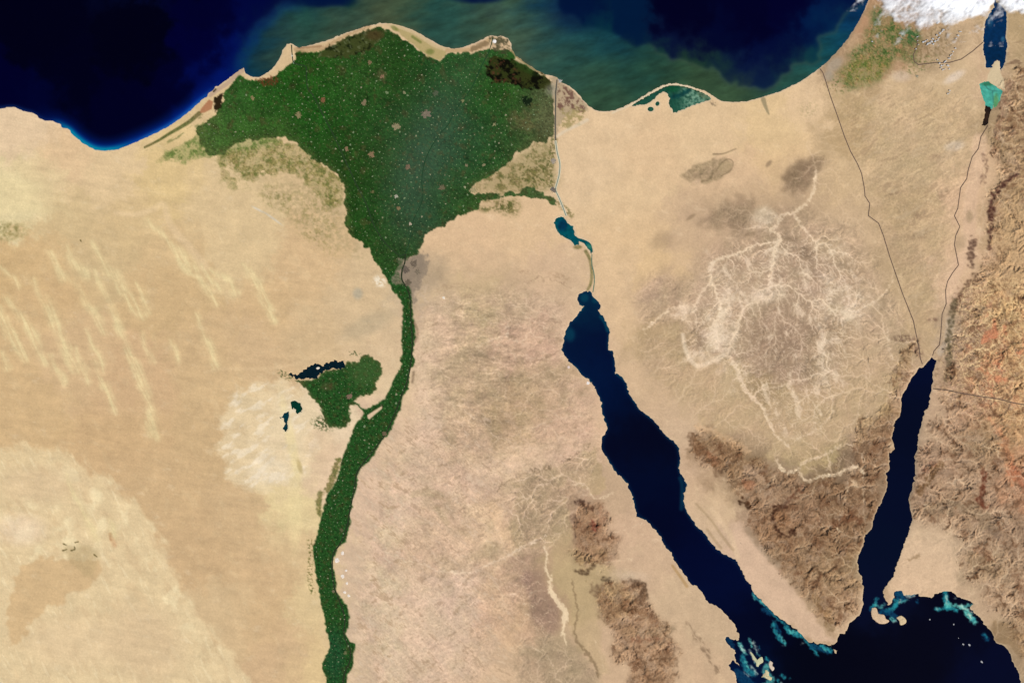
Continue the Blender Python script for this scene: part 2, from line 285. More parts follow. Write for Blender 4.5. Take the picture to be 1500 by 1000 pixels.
mix(C, (180,165,120), stroke(P("605,724 625,720 645,726"),4,5,3)*0.6+stroke(P("640,745 655,765"),4,4,3)*0.5+blob(720,808,18,12)*0.5)

# northern peninsula: sand sheets, folded ridges
mix(C, (226,195,142), reg("930,400 945,375 960,368 982,370 984,385 975,400 950,415 925,430",93,2,20,1.5)*0.6)
fold = reg("994,258 1006,250 1015,243 1030,238 1050,234 1066,232 1075,240 1072,250 1058,258 1050,266 1032,270 1026,262 1010,266",95,2,14,1)
mix(C, (158,140,102), fold*(0.7+0.15*n_fine)); mix(C,(192,170,125), blob(1062,244,10,6,-30)*0.7)
mix(C, (128,112,78), (stroke(P("1048,252 1056,240 1066,233 1074,238 1070,250 1056,258"),0.5,0.5,0.8)+stroke(P("1028,266 1040,262 1044,254"),1.2,1.2,1.5)+stroke(P("1045,226 1060,225 1078,218"),1,0.6,1.2))*0.6)
mix(C, (160,136,105), reg("1020,330 1040,310 1060,298 1085,286 1108,292 1112,308 1100,322 1094,336 1076,342 1060,332 1042,334",97,4,16,2)*0.6)
mix(C, (160,136,104), (blob(1012,318,8,2.5,-35)+blob(1098,343,9,2.5,-15)+blob(1126,240,6,3,-50)+blob(970,352,16,13,-20)*0.5)*0.75)
mix(C, (196,192,165), blob(1118,318,16,14)*0.55)
mix(C, (150,126,95), reg("1146,265 1160,242 1178,234 1200,226 1212,222 1205,245 1190,262 1180,280 1158,284 1146,276",99,4,16,2)*(0.65+0.15*cloth))
mix(C, (150,128,98), (blob(1160,350,9,5)+blob(1182,370,14,10)+blob(1140,568,5,3))*0.6)
mix(C, (176,150,128), (blob(985,365,10,60,20)*0.25+blob(950,440,18,26)*0.35)*sm(cloth,-1.5,1))
mix(C, (150,124,98), (blob(1108,490,10,14)+blob(1125,500,14,24,20)+blob(1150,500,14,26)*0.8+blob(1175,490,16,20)*0.6)*0.5*sm(n_fine,-1.5,1))
mix(C, (205,196,165), (blob(1070,500,10,24,20)+blob(1125,432,22,12,-15))*0.6)
mix(C, (238,226,192), (blob(1050,490,12,20,25)*0.7+stroke(P("1000,490 1004,512 1012,528 1024,536 1040,530 1060,520"),2,3,3)*0.9+blob(1060,455,9,14)*0.5+blob(1003,452,14,6,-15)*0.5+blob(1242,462,14,8,-20)*0.9))
mix(C, (178,146,120), blob(1027,500,7,16)*0.5+blob(1046,516,7,4)*0.5)
mix(C, (214,206,186), stroke(P("1200,476 1206,500 1205,540 1215,570"),2,2,4)*0.35)
# negev: olive plain, linear ridges
mix(C, (150,124,96), (blob(1345,316,12,5,-35)+blob(1382,284,14,5,-40)+blob(1308,284,16,2,-15)+blob(1345,345,22,7,-10)*0.7+blob(1370,230,14,4,-15)*0.7+blob(1335,420,0.1,0.1)+blob(1318,378,10,14)*0.4)*0.6*sm(n_fine,-1.6,0.8))
mix(C, (206,204,196), blob(1398,214,14,7,-10)*0.6); mix(C,(210,208,205), blob(1398,113,16,6,-30)*0.7+blob(1320,112,14,8)*0.4)
mix(C, (120,86,72), (blob(1325,496,18,5)+blob(1344,512,12,6,60)+blob(1366,468,8,3))*0.7*sm(n_fine,-1.6,0.6))
mix(C, (170,148,112), blob(1285,455,22,8,-60)*0.5)
mix(C, (168,135,95), blob(1255,52,16,10)*0.0)
# rift floor and eastern scarps
mix(C, (222,188,158), stroke(P("1436,205 1430,250 1422,290 1420,330 1412,370 1400,400 1392,440"),9,7,5)*0.6)
mix(C, (188,182,168), stroke(P("1392,470 1388,500 1378,515"),5,5,3)*0.7)
mix(C, (160,142,104), (blob(1420,317,5,9)+blob(1407,355,8,12,10)*0.7)*0.5)
MT = []
def dark(s, w, col, k, seed=0, soft=1.5):
    m = stroke(P(s), w, w, soft); m = blur(warp(m, 2.4, 12, 401+seed)*(0.35+0.65*sm(noise(7,0.3,403+seed, (seed*37) % 180, 1.6),-1.3,0.9)), 0.6); mix(C, col, m*k)
dark("1486,257 1474,266 1464,276 1456,288 1452,302 1452,320", 2.6, (72,42,36), 0.9, 1, 2.5)  # dark rock of the west-facing scarp, its deep shade painted in too
dark("1451,332 1450,345 1448,362", 2.2, (92,60,50), 0.8, 3); dark("1424,354 1422,372 1424,388", 4.5, (104,72,58), 0.75, 5); dark("1440,225 1444,245 1438,268", 1.4, (120,86,72), 0.7, 7)
dark("1456,205 1466,215 1470,240 1482,250", 3.5, (112,92,62), 0.65, 9); dark("1480,120 1474,140 1468,160 1462,185 1460,200", 3.6, (124,84,68), 0.6, 11)
dark("1432,404 1424,412 1412,424 1404,440 1399,455", 3.6, (96,68,50), 0.65, 13); dark("1398,440 1393,470 1390,500 1390,530 1386,555", 3.2, (92,84,58), 0.75, 15); dark("1444,495 1470,500 1466,525", 5, (175,90,58), 0.55, 17)
dark("1420,500 1412,520 1404,530", 2.4, (98,66,50), 0.6, 19); dark("1400,545 1412,555 1430,550 1444,540", 5, (128,102,70), 0.5, 21); dark("1438,478 1456,488", 5, (138,88,62), 0.5, 23); dark("1474,470 1490,490 1498,520 1492,548", 8, (138,108,68), 0.35, 25)
mix(C, (216,130,92), warp(stroke(P("1448,525 1462,540 1450,555 1442,566 1452,575"),5,4,5),3,15,103)*0.65)
mix(C, (216,140,95), warp(stroke(P("1448,612 1462,630 1472,650 1480,680 1484,700"),2,7,3),3,15,105)*0.7)
mix(C, (172,84,56), warp(stroke(P("1484,690 1498,702 1512,712"),8,8,6),4,16,107)*0.6)
mix(C, (150,84,62), blob(1448,592,16,6)*0.5*sm(n_fine,-1,1)); mix(C,(226,190,130), reg("1430,430 1460,420 1490,440 1510,480 1520,560 1500,560 1480,480 1440,450",109,6,30,4)*0.5)
mix(C, (128,118,94), warp(blob(1430,648,26,18),4,20,111)*0.6*sm(n_fine,-1.5,1)+warp(stroke(P("1360,745 1385,740 1420,745 1450,770"),7,9,5),4,20,113)*0.6)
dark("1442,690 1440,715 1434,735 1446,742", 3.2, (98,48,32), 0.75, 27); dark("1345,720 1358,705 1366,690 1378,680", 4.2, (108,80,50), 0.7, 29); dark("1350,690 1368,680", 3, (120,72,60), 0.6, 31)
dark("1432,805 1445,810 1455,820", 5, (120,72,48), 0.6, 33); dark("1452,775 1462,785", 4, (92,84,78), 0.6, 35); dark("1486,840 1496,860 1500,880", 5, (110,72,50), 0.6, 37); dark("1425,815 1440,825 1460,835", 9, (120,102,70), 0.45, 39)
mix(C, (198,180,152), (blob(1466,755,14,16,30)+blob(1410,705,24,12,-20)*0.6)*0.5)
mix(C, (222,194,160), reg("1325,800 1345,790 1390,795 1402,830 1400,868 1330,868 1300,880 1298,862 1312,835",115,3,20,2)*0.55)
mix(C, (140,110,70), warp(stroke(P("1330,820 1345,815"),2,2,2),2,10,117)*0.5+warp(stroke(P("1460,925 1480,930 1500,945"),12,14,6),4,20,119)*0.5)
# southern massif
dark("1014,640 1022,655 1035,668 1048,680 1052,692", 6, (108,74,48), 0.55, 41); dark("1040,632 1055,650 1070,665", 8, (120,90,62), 0.5, 43); dark("1055,690 1066,680 1085,672", 1.5, (70,48,32), 0.8, 45)
mix(C, (186,120,86), warp(stroke(P("1038,665 1048,676"),3,4,3),2,12,121)*0.6+warp(stroke(P("1092,706 1102,708 1096,714"),5,4,3),2,12,123)*0.75)
mix(C, (208,184,158), warp(stroke(P("1096,688 1112,696"),8,9,3),2,12,125)*0.6+blob(1120,715,20,12,10)*0.35+blob(1130,735,12,8)*0.3)
mix(C, (232,186,136), warp(stroke(P("1020,625 1040,630 1060,640 1080,652 1094,660"),3,5,3),2,12,127)*0.55)
dark("1176,714 1160,728 1150,740", 1.6, (104,64,44), 0.8, 47); dark("1150,740 1136,744 1132,756 1134,770 1142,780 1156,784 1162,776", 2.4, (62,38,26), 0.85, 49)
dark("1140,752 1150,765", 8, (138,88,52), 0.5, 51); dark("1084,732 1092,738 1098,742", 2.5, (70,42,24), 0.85, 53); dark("1175,752 1186,768", 2, (88,60,42), 0.7, 55); dark("1198,770 1206,756", 1.5, (100,64,48), 0.7, 57)
dark("1222,742 1232,736 1246,738", 1.3, (92,62,44), 0.75, 59); dark("1222,768 1236,760 1252,758 1262,765", 5, (104,66,44), 0.65, 61); dark("1284,640 1294,648 1300,652", 1, (90,62,48), 0.7, 63)
dark("1190,702 1210,712 1235,714", 9, (118,94,68), 0.5, 65); dark("1195,788 1205,785", 6, (112,84,56), 0.5, 67); dark("1140,690 1165,700 1180,715", 7, (140,112,84), 0.4, 69)
dark("1148,815 1160,822 1176,838 1182,850", 5, (118,84,54), 0.5, 71); dark("1195,875 1204,885 1212,900 1216,920", 5.5, (128,100,60), 0.6, 73); dark("1240,815 1250,830", 6, (132,112,78), 0.5, 75); dark("1236,868 1246,880", 4, (140,108,86), 0.5, 77)
mix(C, (214,184,158), reg("1072,762 1085,770 1102,792 1122,815 1140,838 1160,858 1180,885 1205,920 1222,940 1190,940 1150,908 1115,878 1100,855 1082,825 1072,795",129,2,20,1.5)*0.85)
mix(C, (222,198,160), stroke(P("1042,745 1055,762 1070,785 1080,815"),3,3,4)*0.6); mix(C,(168,145,105), stroke(P("1020,738 1042,762 1058,785 1074,805"),1,1.6,2)*0.5+stroke(P("1036,775 1048,792 1056,802"),1.6,1.6,1.5)*0.5)
mix(C, (150,138,116), blob(1085,795,0.1,0.1)+stroke(P("1095,775 1112,800 1140,828"),4,3,4)*0.35)
mix(C, (238,216,176), (blob(1252,708,7,5,30)+blob(1250,690,6,5)*0.6+blob(1305,653,4,5))*0.85)
# eastern desert range
dark("842,736 852,736 866,744", 2.6, (84,56,42), 0.8, 79); dark("840,758 850,768 856,778", 4.5, (108,78,62), 0.7, 81); dark("868,765 872,772", 3, (120,50,40), 0.75, 83); dark("880,748 884,758 872,776", 6, (172,120,96), 0.5, 85)
dark("860,775 880,790 895,808 886,815 864,800 850,790", 11, (140,112,88), 0.55, 87); dark("870,828 858,838 844,836", 2.5, (96,72,48), 0.75, 89); dark("884,848 892,850", 3, (74,58,40), 0.8, 91)
dark("874,862 886,880 900,892 915,888 925,895", 9, (112,80,56), 0.6, 93); dark("928,854 940,858 944,872 936,880", 6, (96,70,50), 0.75, 95); dark("910,880 930,890 945,900", 7, (112,76,50), 0.65, 97)
dark("945,886 955,900 962,915", 4.5, (118,84,64), 0.65, 99); dark("885,900 905,910 925,925", 9, (132,104,72), 0.5, 101); dark("925,938 945,936 965,934", 3, (120,72,56), 0.75, 103)
dark("915,925 950,925 985,920", 6, (124,112,84), 0.5, 105); dark("935,965 950,980 960,1000 975,960 985,968", 9, (112,84,60), 0.6, 107); dark("930,950 960,955 990,950", 5, (134,104,80), 0.5, 109); dark("940,1000 960,1020", 14, (112,84,60), 0.6, 111)
mix(C, (206,190,168), (blob(910,845,18,12)+blob(930,845,20,8))*0.35)

# ------------------------------------------------------------ dry river beds traced by eye
W1 = [("1196,250 1194,266 1190,284 1180,298 1170,306 1162,312 1148,314 1142,322 1136,332 1128,338 1138,342 1142,352 1136,362 1133,378 1130,392 1129,408 1128,418",1.8,3.2,1),("1162,312 1168,322 1176,334 1186,344 1195,356 1196,372",2.2,1.4,.95),
 ("1196,356 1220,360 1240,374 1252,386",1.3,.7,.8),("1212,366 1226,388",.9,.6,.7),("1136,354 1112,358 1096,364 1080,372 1060,377 1050,380 1043,390 1041,402 1043,414",1.2,3,.95),("1043,414 1030,424 1022,440 1014,454",2.4,1.4,.95),("1045,416 1050,432 1056,448 1052,465 1042,480",1.6,3,.9),
 ("942,484 952,477 962,468 974,458 986,452 998,450",1.1,3,.9),("942,484 950,494",1,.6,.8),("992,462 1002,470 1020,471 1032,472 1040,468",1,1.2,.9),("1132,436 1112,438 1100,446 1088,456 1082,472 1076,490 1070,506 1066,518",4,2.6,.65),
 ("1066,520 1076,534 1084,552 1092,570 1106,586 1118,598 1126,618 1136,636 1148,648 1156,654",3.4,1.4,.95),("1140,450 1138,466 1136,484 1138,502 1146,518 1150,532",.9,.6,.7),("1142,452 1148,472 1154,490 1162,500 1162,524 1160,544 1156,558 1140,566",1.2,.6,.8),
 ("1160,540 1168,554 1178,564 1182,578 1196,596",.9,.6,.75),("1154,406 1162,420 1162,444 1168,464 1166,480 1162,500",.8,.9,.7),("1162,420 1178,436 1188,442 1200,452 1212,448",1.4,1,.8),("1168,464 1180,472 1196,476 1206,470",.8,.6,.7),
 ("1100,450 1110,468 1116,488 1112,504 1112,522 1122,532 1128,548",.9,.7,.75),("1112,506 1104,510 1102,522",.7,.5,.7),("1122,424 1140,418 1158,420",1.6,1.2,.6),("1220,600 1216,610 1196,630 1172,640 1160,650",1.2,.8,.75),("1182,578 1184,592",.7,.5,.6),
 ("1138,674 1144,686 1156,692 1170,686 1176,678 1196,670 1212,664 1224,656 1240,650 1250,652",2.6,1,.9),("1172,692 1178,702 1188,704 1200,698 1214,696 1230,694 1240,686 1258,684 1264,692",2,2.4,.85),("1262,664 1266,684 1264,704 1265,730 1264,748 1268,766",.9,.7,.8),
 ("1242,700 1238,728 1232,748 1228,772 1224,792",.8,.6,.7),("1288,640 1284,664 1280,690",.6,.5,.5),("1212,664 1216,680 1208,690",.8,.6,.7),("1200,436 1212,448 1224,460 1236,466 1252,458 1268,448 1284,440 1300,424 1308,410",2,.9,.85),("1200,460 1208,474 1208,494 1206,516 1206,540 1216,570 1220,592",.9,.7,.7),
 ("1268,540 1270,570 1268,600 1270,612",.8,.6,.6),("1300,480 1302,510 1308,526",1.5,1.5,.5),("1220,592 1226,570 1240,560",.6,.5,.5),("1232,748 1210,756 1190,772 1170,786",.6,.6,.55),("1060,700 1078,716 1100,730 1120,735",.7,.6,.5),("1140,690 1124,712 1106,722",.9,.6,.55),
 ("836,710 852,708 862,716 866,726 876,730 890,726 900,720",1.2,1.2,.85),("560,806 600,822 620,826 636,834 646,840",1,1,.75),("646,836 690,838 716,826 740,816 760,804 780,794 800,784",1.8,1.2,.85),("560,742 590,760 620,790 650,834",.7,.8,.5),("600,690 640,700 672,726 700,752 716,782",.7,.9,.5),("690,604 684,640 676,668 662,690",.8,.6,.55),("816,640 824,660 818,676",.6,.6,.5),("752,640 770,632 800,618 826,612",.7,.7,.5),("620,872 640,880 668,900 700,908",.7,.7,.45),("570,900 610,930 650,945 690,980",.7,.7,.4),("700,640 720,660 750,668",.8,.8,.4),("742,438 760,452 790,470 812,480",.7,.7,.5),("690,500 712,520 738,530",.6,.6,.5),("765,506 772,520 770,530",.6,.5,.5),("752,510 756,526",.5,.5,.5),("640,430 664,442 692,456 712,480 722,500",.6,.6,.45),("660,808 680,815 700,826",1,.7,.5),("698,509 720,498 738,493 752,498 766,502",.9,.9,.75),
 ("744,474 743,492",1.5,1.2,.7),("676,508 698,524",.6,.6,.5),("680,446 696,454 728,480",.6,.7,.45),("766,458 774,466 792,476 802,482",1,.7,.7),("738,493 728,506 722,522",.7,.6,.6),("1200,500 1200,470",1,1,.3),
 ("712,790 725,800 735,815",1,.8,.5),("892,783 905,778 925,772 940,765",.7,.7,.6),("880,825 895,822 930,818",.8,.6,.45),("955,790 958,800",.5,.5,.3),("1452,640 1462,665 1470,680 1482,688 1500,686",.7,.7,.7),("1425,640 1445,655 1500,652",.5,.5,.5),("1398,700 1400,725 1392,740 1386,760",.8,.7,.6),
 ("1478,690 1485,715 1476,730",.6,.6,.5),("1356,740 1362,720 1360,705",.6,.5,.5),("744,852 760,858 775,858 786,852 794,856",.6,.7,.6),("762,870 772,874 782,866 798,864 806,866",.6,.7,.6),("766,882 778,888 786,884 792,876 800,878",.6,.7,.65),("768,898 778,902 786,908 792,914 797,922",.6,.8,.65),("780,904 796,900 804,894 814,892",.5,.6,.6),("792,912 804,910 812,912",.5,.5,.55),("778,836 788,842 796,838",.6,.5,.5),("776,945 788,952 796,956 804,964 812,976",.9,.7,.7),("800,948 790,954",.5,.5,.5),("736,950 760,946 776,946",.7,.7,.4),("724,888 744,874 758,870",.7,.7,.35),("744,908 756,900",.6,.6,.35),("838,650 830,668",.6,.6,.35),("840,690 850,700 846,712",.6,.5,.5),("868,928 870,935 880,960 884,985",.8,.8,.45),("1330,335 1350,340 1368,335 1390,325",.8,.6,.45),("1440,205 1438,230 1424,252",.8,.6,.3)]
wad = np.zeros((NY, NX), np.float32); wad1 = np.zeros((NY, NX), np.float32)
for s, a, b, k in W1:
    fk = 0.62 if max(a, b) < 1.5 else 0.92; m = stroke(P(s), a*fk, b*fk, 0.7)*k; np.maximum(wad, m, out=wad)
wad = warp(wad, 1.3, 8, 131)
wad = np.clip(wad*(0.86+0.30*noise(14, 0.4, 133))+0.16*blur(wad, 2.2)-0.03, 0, 1)*(wad.max() > 0)
# ------------------------------------------------------------ relief: uplift regions, then run the rain over it
def regs(*a):
    m = np.zeros((NY, NX))
    for k, s in enumerate(a): m = np.maximum(m, fill(P(s)))
    return m
mount = regs("1012,634 1040,628 1060,646 1080,658 1104,666 1128,674 1140,680 1144,692 1172,696 1196,702 1236,698 1252,680 1260,664 1250,650 1252,636 1256,616 1280,618 1310,560 1330,500 1345,515 1325,570 1312,640 1304,690 1290,740 1266,790 1258,830 1263,860 1262,890 1240,900 1222,928 1208,918 1195,895 1180,875 1160,846 1140,828 1120,800 1103,770 1090,740 1078,720 1060,700 1040,685 1020,665",
  "838,736 866,730 888,752 900,790 898,822 882,838 866,828 842,835", "866,848 885,843 902,856 925,850 945,856 950,880 965,912 990,930 1000,1100 930,1100 925,990 905,960 890,915 875,885",
  "1345,650 1385,600 1378,560 1388,500 1400,455 1420,410 1440,400 1450,340 1450,280 1470,240 1455,200 1470,120 1500,90 1640,90 1640,1100 1520,1000 1500,960 1470,900 1430,860 1410,830 1402,790 1380,770 1345,770 1334,742")
mount = warp(mount, 7, 60, 138); mount = np.maximum(mount, 0); mbl = blur(mount, 6); mount = sm(mbl+0.20*np.clip(noise(40, 0.0, 135, -50, 1.5), -2, 2), 0.34, 0.70)*(mbl > 0.06)
plate = regs("835,700 820,715 838,780 800,805 760,805 745,765 755,740 745,705 770,690 850,664 880,690","1146,265 1200,226 1212,240 1180,280 1150,284","1020,330 1060,298 1110,292 1094,336","994,258 1050,234 1075,240 1030,268",
  "1000,480 980,430 1060,350 1150,300 1250,330 1340,500 1330,560 1290,600 1250,690 1140,680 1060,640 960,560 930,500", "940,480 930,430 950,400 990,400 1000,480","770,836 822,900 810,930 880,985 840,1060 760,1000 750,870")
plate = blur(plate, 8)
gal = blur(regs("590,500 640,430 760,420 830,440 830,520 870,580 880,660 870,720 800,800 700,1000 560,1050 520,900 560,700 610,600"), 10)
rough_k = np.clip(0.9*mount+0.42*plate+0.16*gal+0.12*(GX > 1180)*1.0, 0, 1)
dendr = np.clip(0.8*mount+0.95*plate+0.45*gal+0.5*blur((GX > 1220).astype(float), 10), 0, 1)
cost = np.exp(0.75*noise(30, 0.6, 141)+0.45*noise(7, 0.0, 143))*(1+0.25*rng.random((NY, NX)))
trunk = np.maximum(wad, stroke(P("1196,250 1186,220 1165,195 1140,170 1126,148"), 1, 1, 1))
cost = cost*(1-0.93*np.clip(blur(trunk, 1.0)*1.6, 0, 1))
cost = np.where(mount > 0.3, cost*2.2, cost)
i0 = int((560-X0)/STEP)
def drain(w, wet):
    """grow least-cost river trees from every shore, gather the flow, then raise the land along them (steeper where little water runs)"""
    ny, nx = w.shape; n = ny*nx; ww = w.ravel().tolist()
    done = bytearray(n); to = [-1]*n; order = []
    edge = np.zeros_like(wet); edge[0] = edge[-1] = True; edge[:, 0] = edge[:, -1] = True
    near = wet.copy(); near[1:] |= wet[:-1]; near[:-1] |= wet[1:]; near[:, 1:] |= wet[:, :-1]; near[:, :-1] |= wet[:, 1:]
    for i in np.flatnonzero((wet | edge).ravel()).tolist(): done[i] = 1
    best = [1e18]*n
    heap = [(ww[i], i) for i in np.flatnonzero((near & ~wet & ~edge).ravel()).tolist()]
    inner = edge.copy(); inner[:] = False; inner[1:-1, 1] = inner[1:-1, -2] = True; inner[1, 1:-1] = inner[-2, 1:-1] = True
    heap += [(ww[i]*30, i) for i in np.flatnonzero((inner & ~wet).ravel()).tolist()]
    for v, i in heap: best[i] = min(best[i], v)
    heapq.heapify(heap); pop, push = heapq.heappop, heapq.heappush
    nb = ((-1, 1.0), (1, 1.0), (-nx, 1.0), (nx, 1.0), (-nx-1, 1.414), (-nx+1, 1.414), (nx-1, 1.414), (nx+1, 1.414))
    while heap:
        v, i = pop(heap)
        if done[i]: continue
        done[i] = 1; order.append(i)
        for d, q in nb:
            j = i+d
            if not done[j]:
                nv = v+q*(ww[i]+ww[j])
                if nv < best[j]: best[j] = nv; to[j] = i; push(heap, (nv, j))
    acc = [1.0]*n
    for i in reversed(order):
        t = to[i]
        if t >= 0: acc[t] += acc[i]
    z = [0.0]*n
    for i in order:
        t = to[i]; z[i] = (z[t] if t >= 0 else 0.0)+acc[i]**-0.42
    return np.array(acc).reshape(ny, nx), np.array(z).reshape(ny, nx)
acc = np.ones((NY, NX)); zed = np.zeros((NY, NX))
acc[:, i0:], zed[:, i0:] = drain(cost[:, i0:], (land < 0.5)[:, i0:])
la = np.log(acc)*(land > 0.5)
fan = blur(regs("1000,470 1030,430 1050,380 1130,345 1200,350 1255,385 1262,440 1250,510 1230,590 1200,640 1150,640 1105,590 1060,525 1005,525"), 8)
v1 = blur(np.clip((la-2.2+1.1*fan+0.4*gal)/1.6, 0, 1), 0.36); v2 = blur(np.clip((la-4.3)/2.2, 0, 1), 1.0)
veins = np.clip(sm(v1, 0.10, 0.75)*0.6+sm(v2, 0.06, 0.5)*0.75, 0, 1)
zr = blur(zed, 0.5); local = (1.0*(zr-blur(zr, 8))+0.6*(zr-blur(zr, 3.5)))*sm(GX, 590, 650); local = local/local[:, i0+80:].std(); local = local*(0.75+0.35*np.clip(noise(45, 0.6, 137), -1.2, 1.5))      # ridges above, beds below

neg0 = blur(regs("1215,150 1300,130 1420,130 1436,190 1420,260 1400,330 1385,450 1345,500 1290,330 1260,240"), 12)
# colours of the branching beds and of the rock between them
web = regs("1340,560 1410,440 1450,400 1520,400 1640,500 1640,640 1480,640 1400,600")
light_w = np.clip((1.25*fan+0.70*plate+0.50*mount+0.62*gal+0.40*(GX > 1180))*(0.45+0.55*sm(noise(60, 0.6, 151), -1.0, 1.0)), 0, 1)
vein_col = C*0.30+(np.array([232, 210, 174])+fan[..., None]*np.array([8, 16, 22]))*0.70
C *= (1-0.05*plate-0.02*gal-0.05*fan)[..., None]
mix(C, (150, 114, 82), blur((mount > 0.5)*(GX < 1010)*1.0, 3)*0.55); mix(C, (138, 102, 72), blur((mount > 0.5)*(GX > 1010)*(GX < 1335)*1.0, 3)*0.40); mix(C, (168, 130, 98), blur((mount > 0.5)*(GX > 1335)*1.0, 6)*0.38)
lum = noise(26, 0.5, 153)
rock = noise(20, 0.4, 155, 35, 1.8)
C *= (1+0.008*n_fine+0.012*n_mid+0.012*noise(4, -0.6, 157)+0.016*np.clip(gal+plate+neg0, 0, 1)*noise(6, 0.0, 158))[..., None]
C *= (1+rough_k*(0.022*rock+0.03*lum-0.045*np.clip(local, -1.5, 2.5)))[..., None]

m = mount*(0.50+0.22*noise(50, .5, 161))*sm(0.8*local+0.7*noise(12, 0.3, 163, -40, 2.0), 0.3, 2.4); C += (np.array([104, 74, 50])-C)*np.clip(m, 0, .75)[..., None]
mW_ = blur(web, 12)
mix(C, (232, 202, 142), mW_*sm(np.abs(noise(16, 0.4, 165)), 0.45, 0.08)*0.45)
mix(C, (120, 96, 66), mW_*sm(noise(12, 0.3, 167, -30, 1.7), 0.6, 1.8)*0.4)
C += (vein_col-C)*(veins*light_w*(1-0.35*mount))[..., None]
wcol = np.array([232, 216, 182.0])
C += (wcol-C)*(wad*(0.74+0.12*noise(20, -0.2, 170)))[..., None]
C *= (1+0.028*np.clip(gal+0.5*plate, 0, 1)*noise(110, 0.3, 180))[..., None]
mix(C, (230, 208, 174), gal*0.5*blur(regs('606,470 640,480 640,600 600,800 560,800 600,700','690,690 800,662 880,640 870,655 800,678 740,704','540,830 640,860 700,1000 560,1000'), 12)*(0.6+0.4*sm(noise(60,-0.1,183),-1,1)))
mix(C, (160, 136, 104), blur(regs('1345,44 1385,36 1420,34 1410,70 1385,104 1345,112 1335,90'), 6)*(0.35+0.3*sm(noise(24,-0.1,185,-35,1.6),-1,1)))
olv = blur(regs("960,500 1010,540 1060,530 1120,600 1160,560 1210,570 1260,480 1300,520 1320,560 1290,610 1250,650 1140,672 1080,650 1010,610 970,570"), 9)
mix(C, (206, 179, 138), olv*0.62)
C += (wcol-C)*(0.75*wad*np.clip(olv*1.5, 0, 1))[..., None]
C += (vein_col-C)*(0.5*veins*np.clip(olv, 0, 1))[..., None]
whz = np.clip(blob(1055, 470, 16, 46, 18)*0.8+blob(1030, 520, 34, 12, -10)*0.6+blob(1238, 440, 44, 26, 25)*0.75+blob(1208, 520, 9, 50)*0.6+blob(1124, 430, 30, 14, -15)*0.7+blob(1120, 322, 20, 14, -20)*0.7+blob(1132, 375, 9, 24)*0.7+blob(1046, 395, 6, 22)*0.6+blob(1000, 458, 26, 8, -20)*0.6+blob(1215, 365, 30, 10, 20)*0.5+blob(1075, 552, 20, 26, 25)*0.4, 0, 1)
mrb = sm(1.2*noise(50, -0.2, 212, -30, 1.5), -0.6, 1.5)
mix(C, (238, 228, 202), blur(warp(whz, 7, 24, 216), 1.5)*(0.3+0.7*mrb)*0.95)
mix(C, (168, 138, 112), fan*blob(1140, 500, 44, 62, 0)*0.35)
# faint banding on the low plateaus
def fil(lo, seed, ang=0, an=1.0, w=0.10): return sm(np.abs(noise(lo, 0.45, seed, ang, an)), w, 0.0)
mix(C, (238, 226, 198), fan*np.maximum(fil(13, 184, 80, 2.2, .12), fil(20, 186, 60, 1.6, .09))*sm(noise(40, .6, 188), -1.2, .8)*0.40)
mix(C, (240, 228, 200), fan*sm(noise(30, 0.6, 190, 75, 2), 0.7, 2.0)*0.5)
rest_e = np.clip(gal+0.7*plate+0.6*neg0, 0, 1)*(1-mount)
mix(C, (232, 210, 176), rest_e*np.maximum(fil(24, 192, -25, 1.8), fil(40, 194, 15, 1.5, .07))*0.34)
mix(C, (160, 132, 102), rest_e*np.maximum(fil(20, 196, -30, 2.0), fil(34, 198, 20, 1.6, .07))*0.30)
mix(C, (168, 142, 108), rest_e*sm(noise(18, 0.4, 200, -25, 2), 1.0, 2.4)*0.5)
C += (rest_e*np.clip(noise(55, .7, 202), -2, 2))[..., None]*np.array([2.6, 0.8, 2.0])
mix(C, (112, 78, 54), mount*sm(noise(34, 0.7, 204, -35, 1.6)+0.4*local, 0.6, 2.4)*0.6)
mix(C, (206, 178, 146), mount*np.maximum(fil(50, 206, 80, 1.5, .045), fil(40, 208, 30, 1.5, .05))*0.5)
mix(C, (176, 150, 124), mount*sm(noise(34, 0.6, 210), 0.6, 1.8)*0.4)
C *= (1+0.018*np.clip(gal+0.6*plate, 0, 1)*noise(9, 0.1, 169, -20, 3))[..., None]
C *= (1+0.010*blur((GX < 560)*1.0, 20)*noise(18, 0.4, 171, 8, 6))[..., None]

es = blur(regs('520,650 600,600 700,560 760,640 740,740 700,820 760,860 770,1100 500,1100 515,900'), 14)
sta = noise(60, 0.0, 231, 42, 4.0); stb = noise(30, -0.1, 233, 38, 3)
C *= (1+es*(0.036*sta+0.026*stb))[..., None]; mix(C, (166, 140, 110), es*sm(sta+stb, 1.2, 3.2)*0.6); mix(C, (232, 210, 178), es*sm(-sta-stb, 1.2, 3.4)*0.6)
ns_ = blur(regs('640,430 760,440 790,560 760,640 640,650 632,520'), 12); C *= (1+ns_*0.045*noise(40, -0.1, 235, 5, 3))[..., None]
arc = stroke(P('768,416 785,409 802,408 820,412 838,425'), .8, .8, 1.5)+stroke(P('640,424 670,418 700,428 726,446'), .6, .6, 2)*0.6+stroke(P('790,478 808,470 824,474'), .6, .6, 1.5)+stroke(P('748,470 764,466 786,472 798,482'), .6, .6, 1.5)
mix(C, (150, 122, 96), warp(arc, 3, 14, 237)*(0.4+0.2*np.clip(n_fine, -1, 1)))
D2 = len('x')
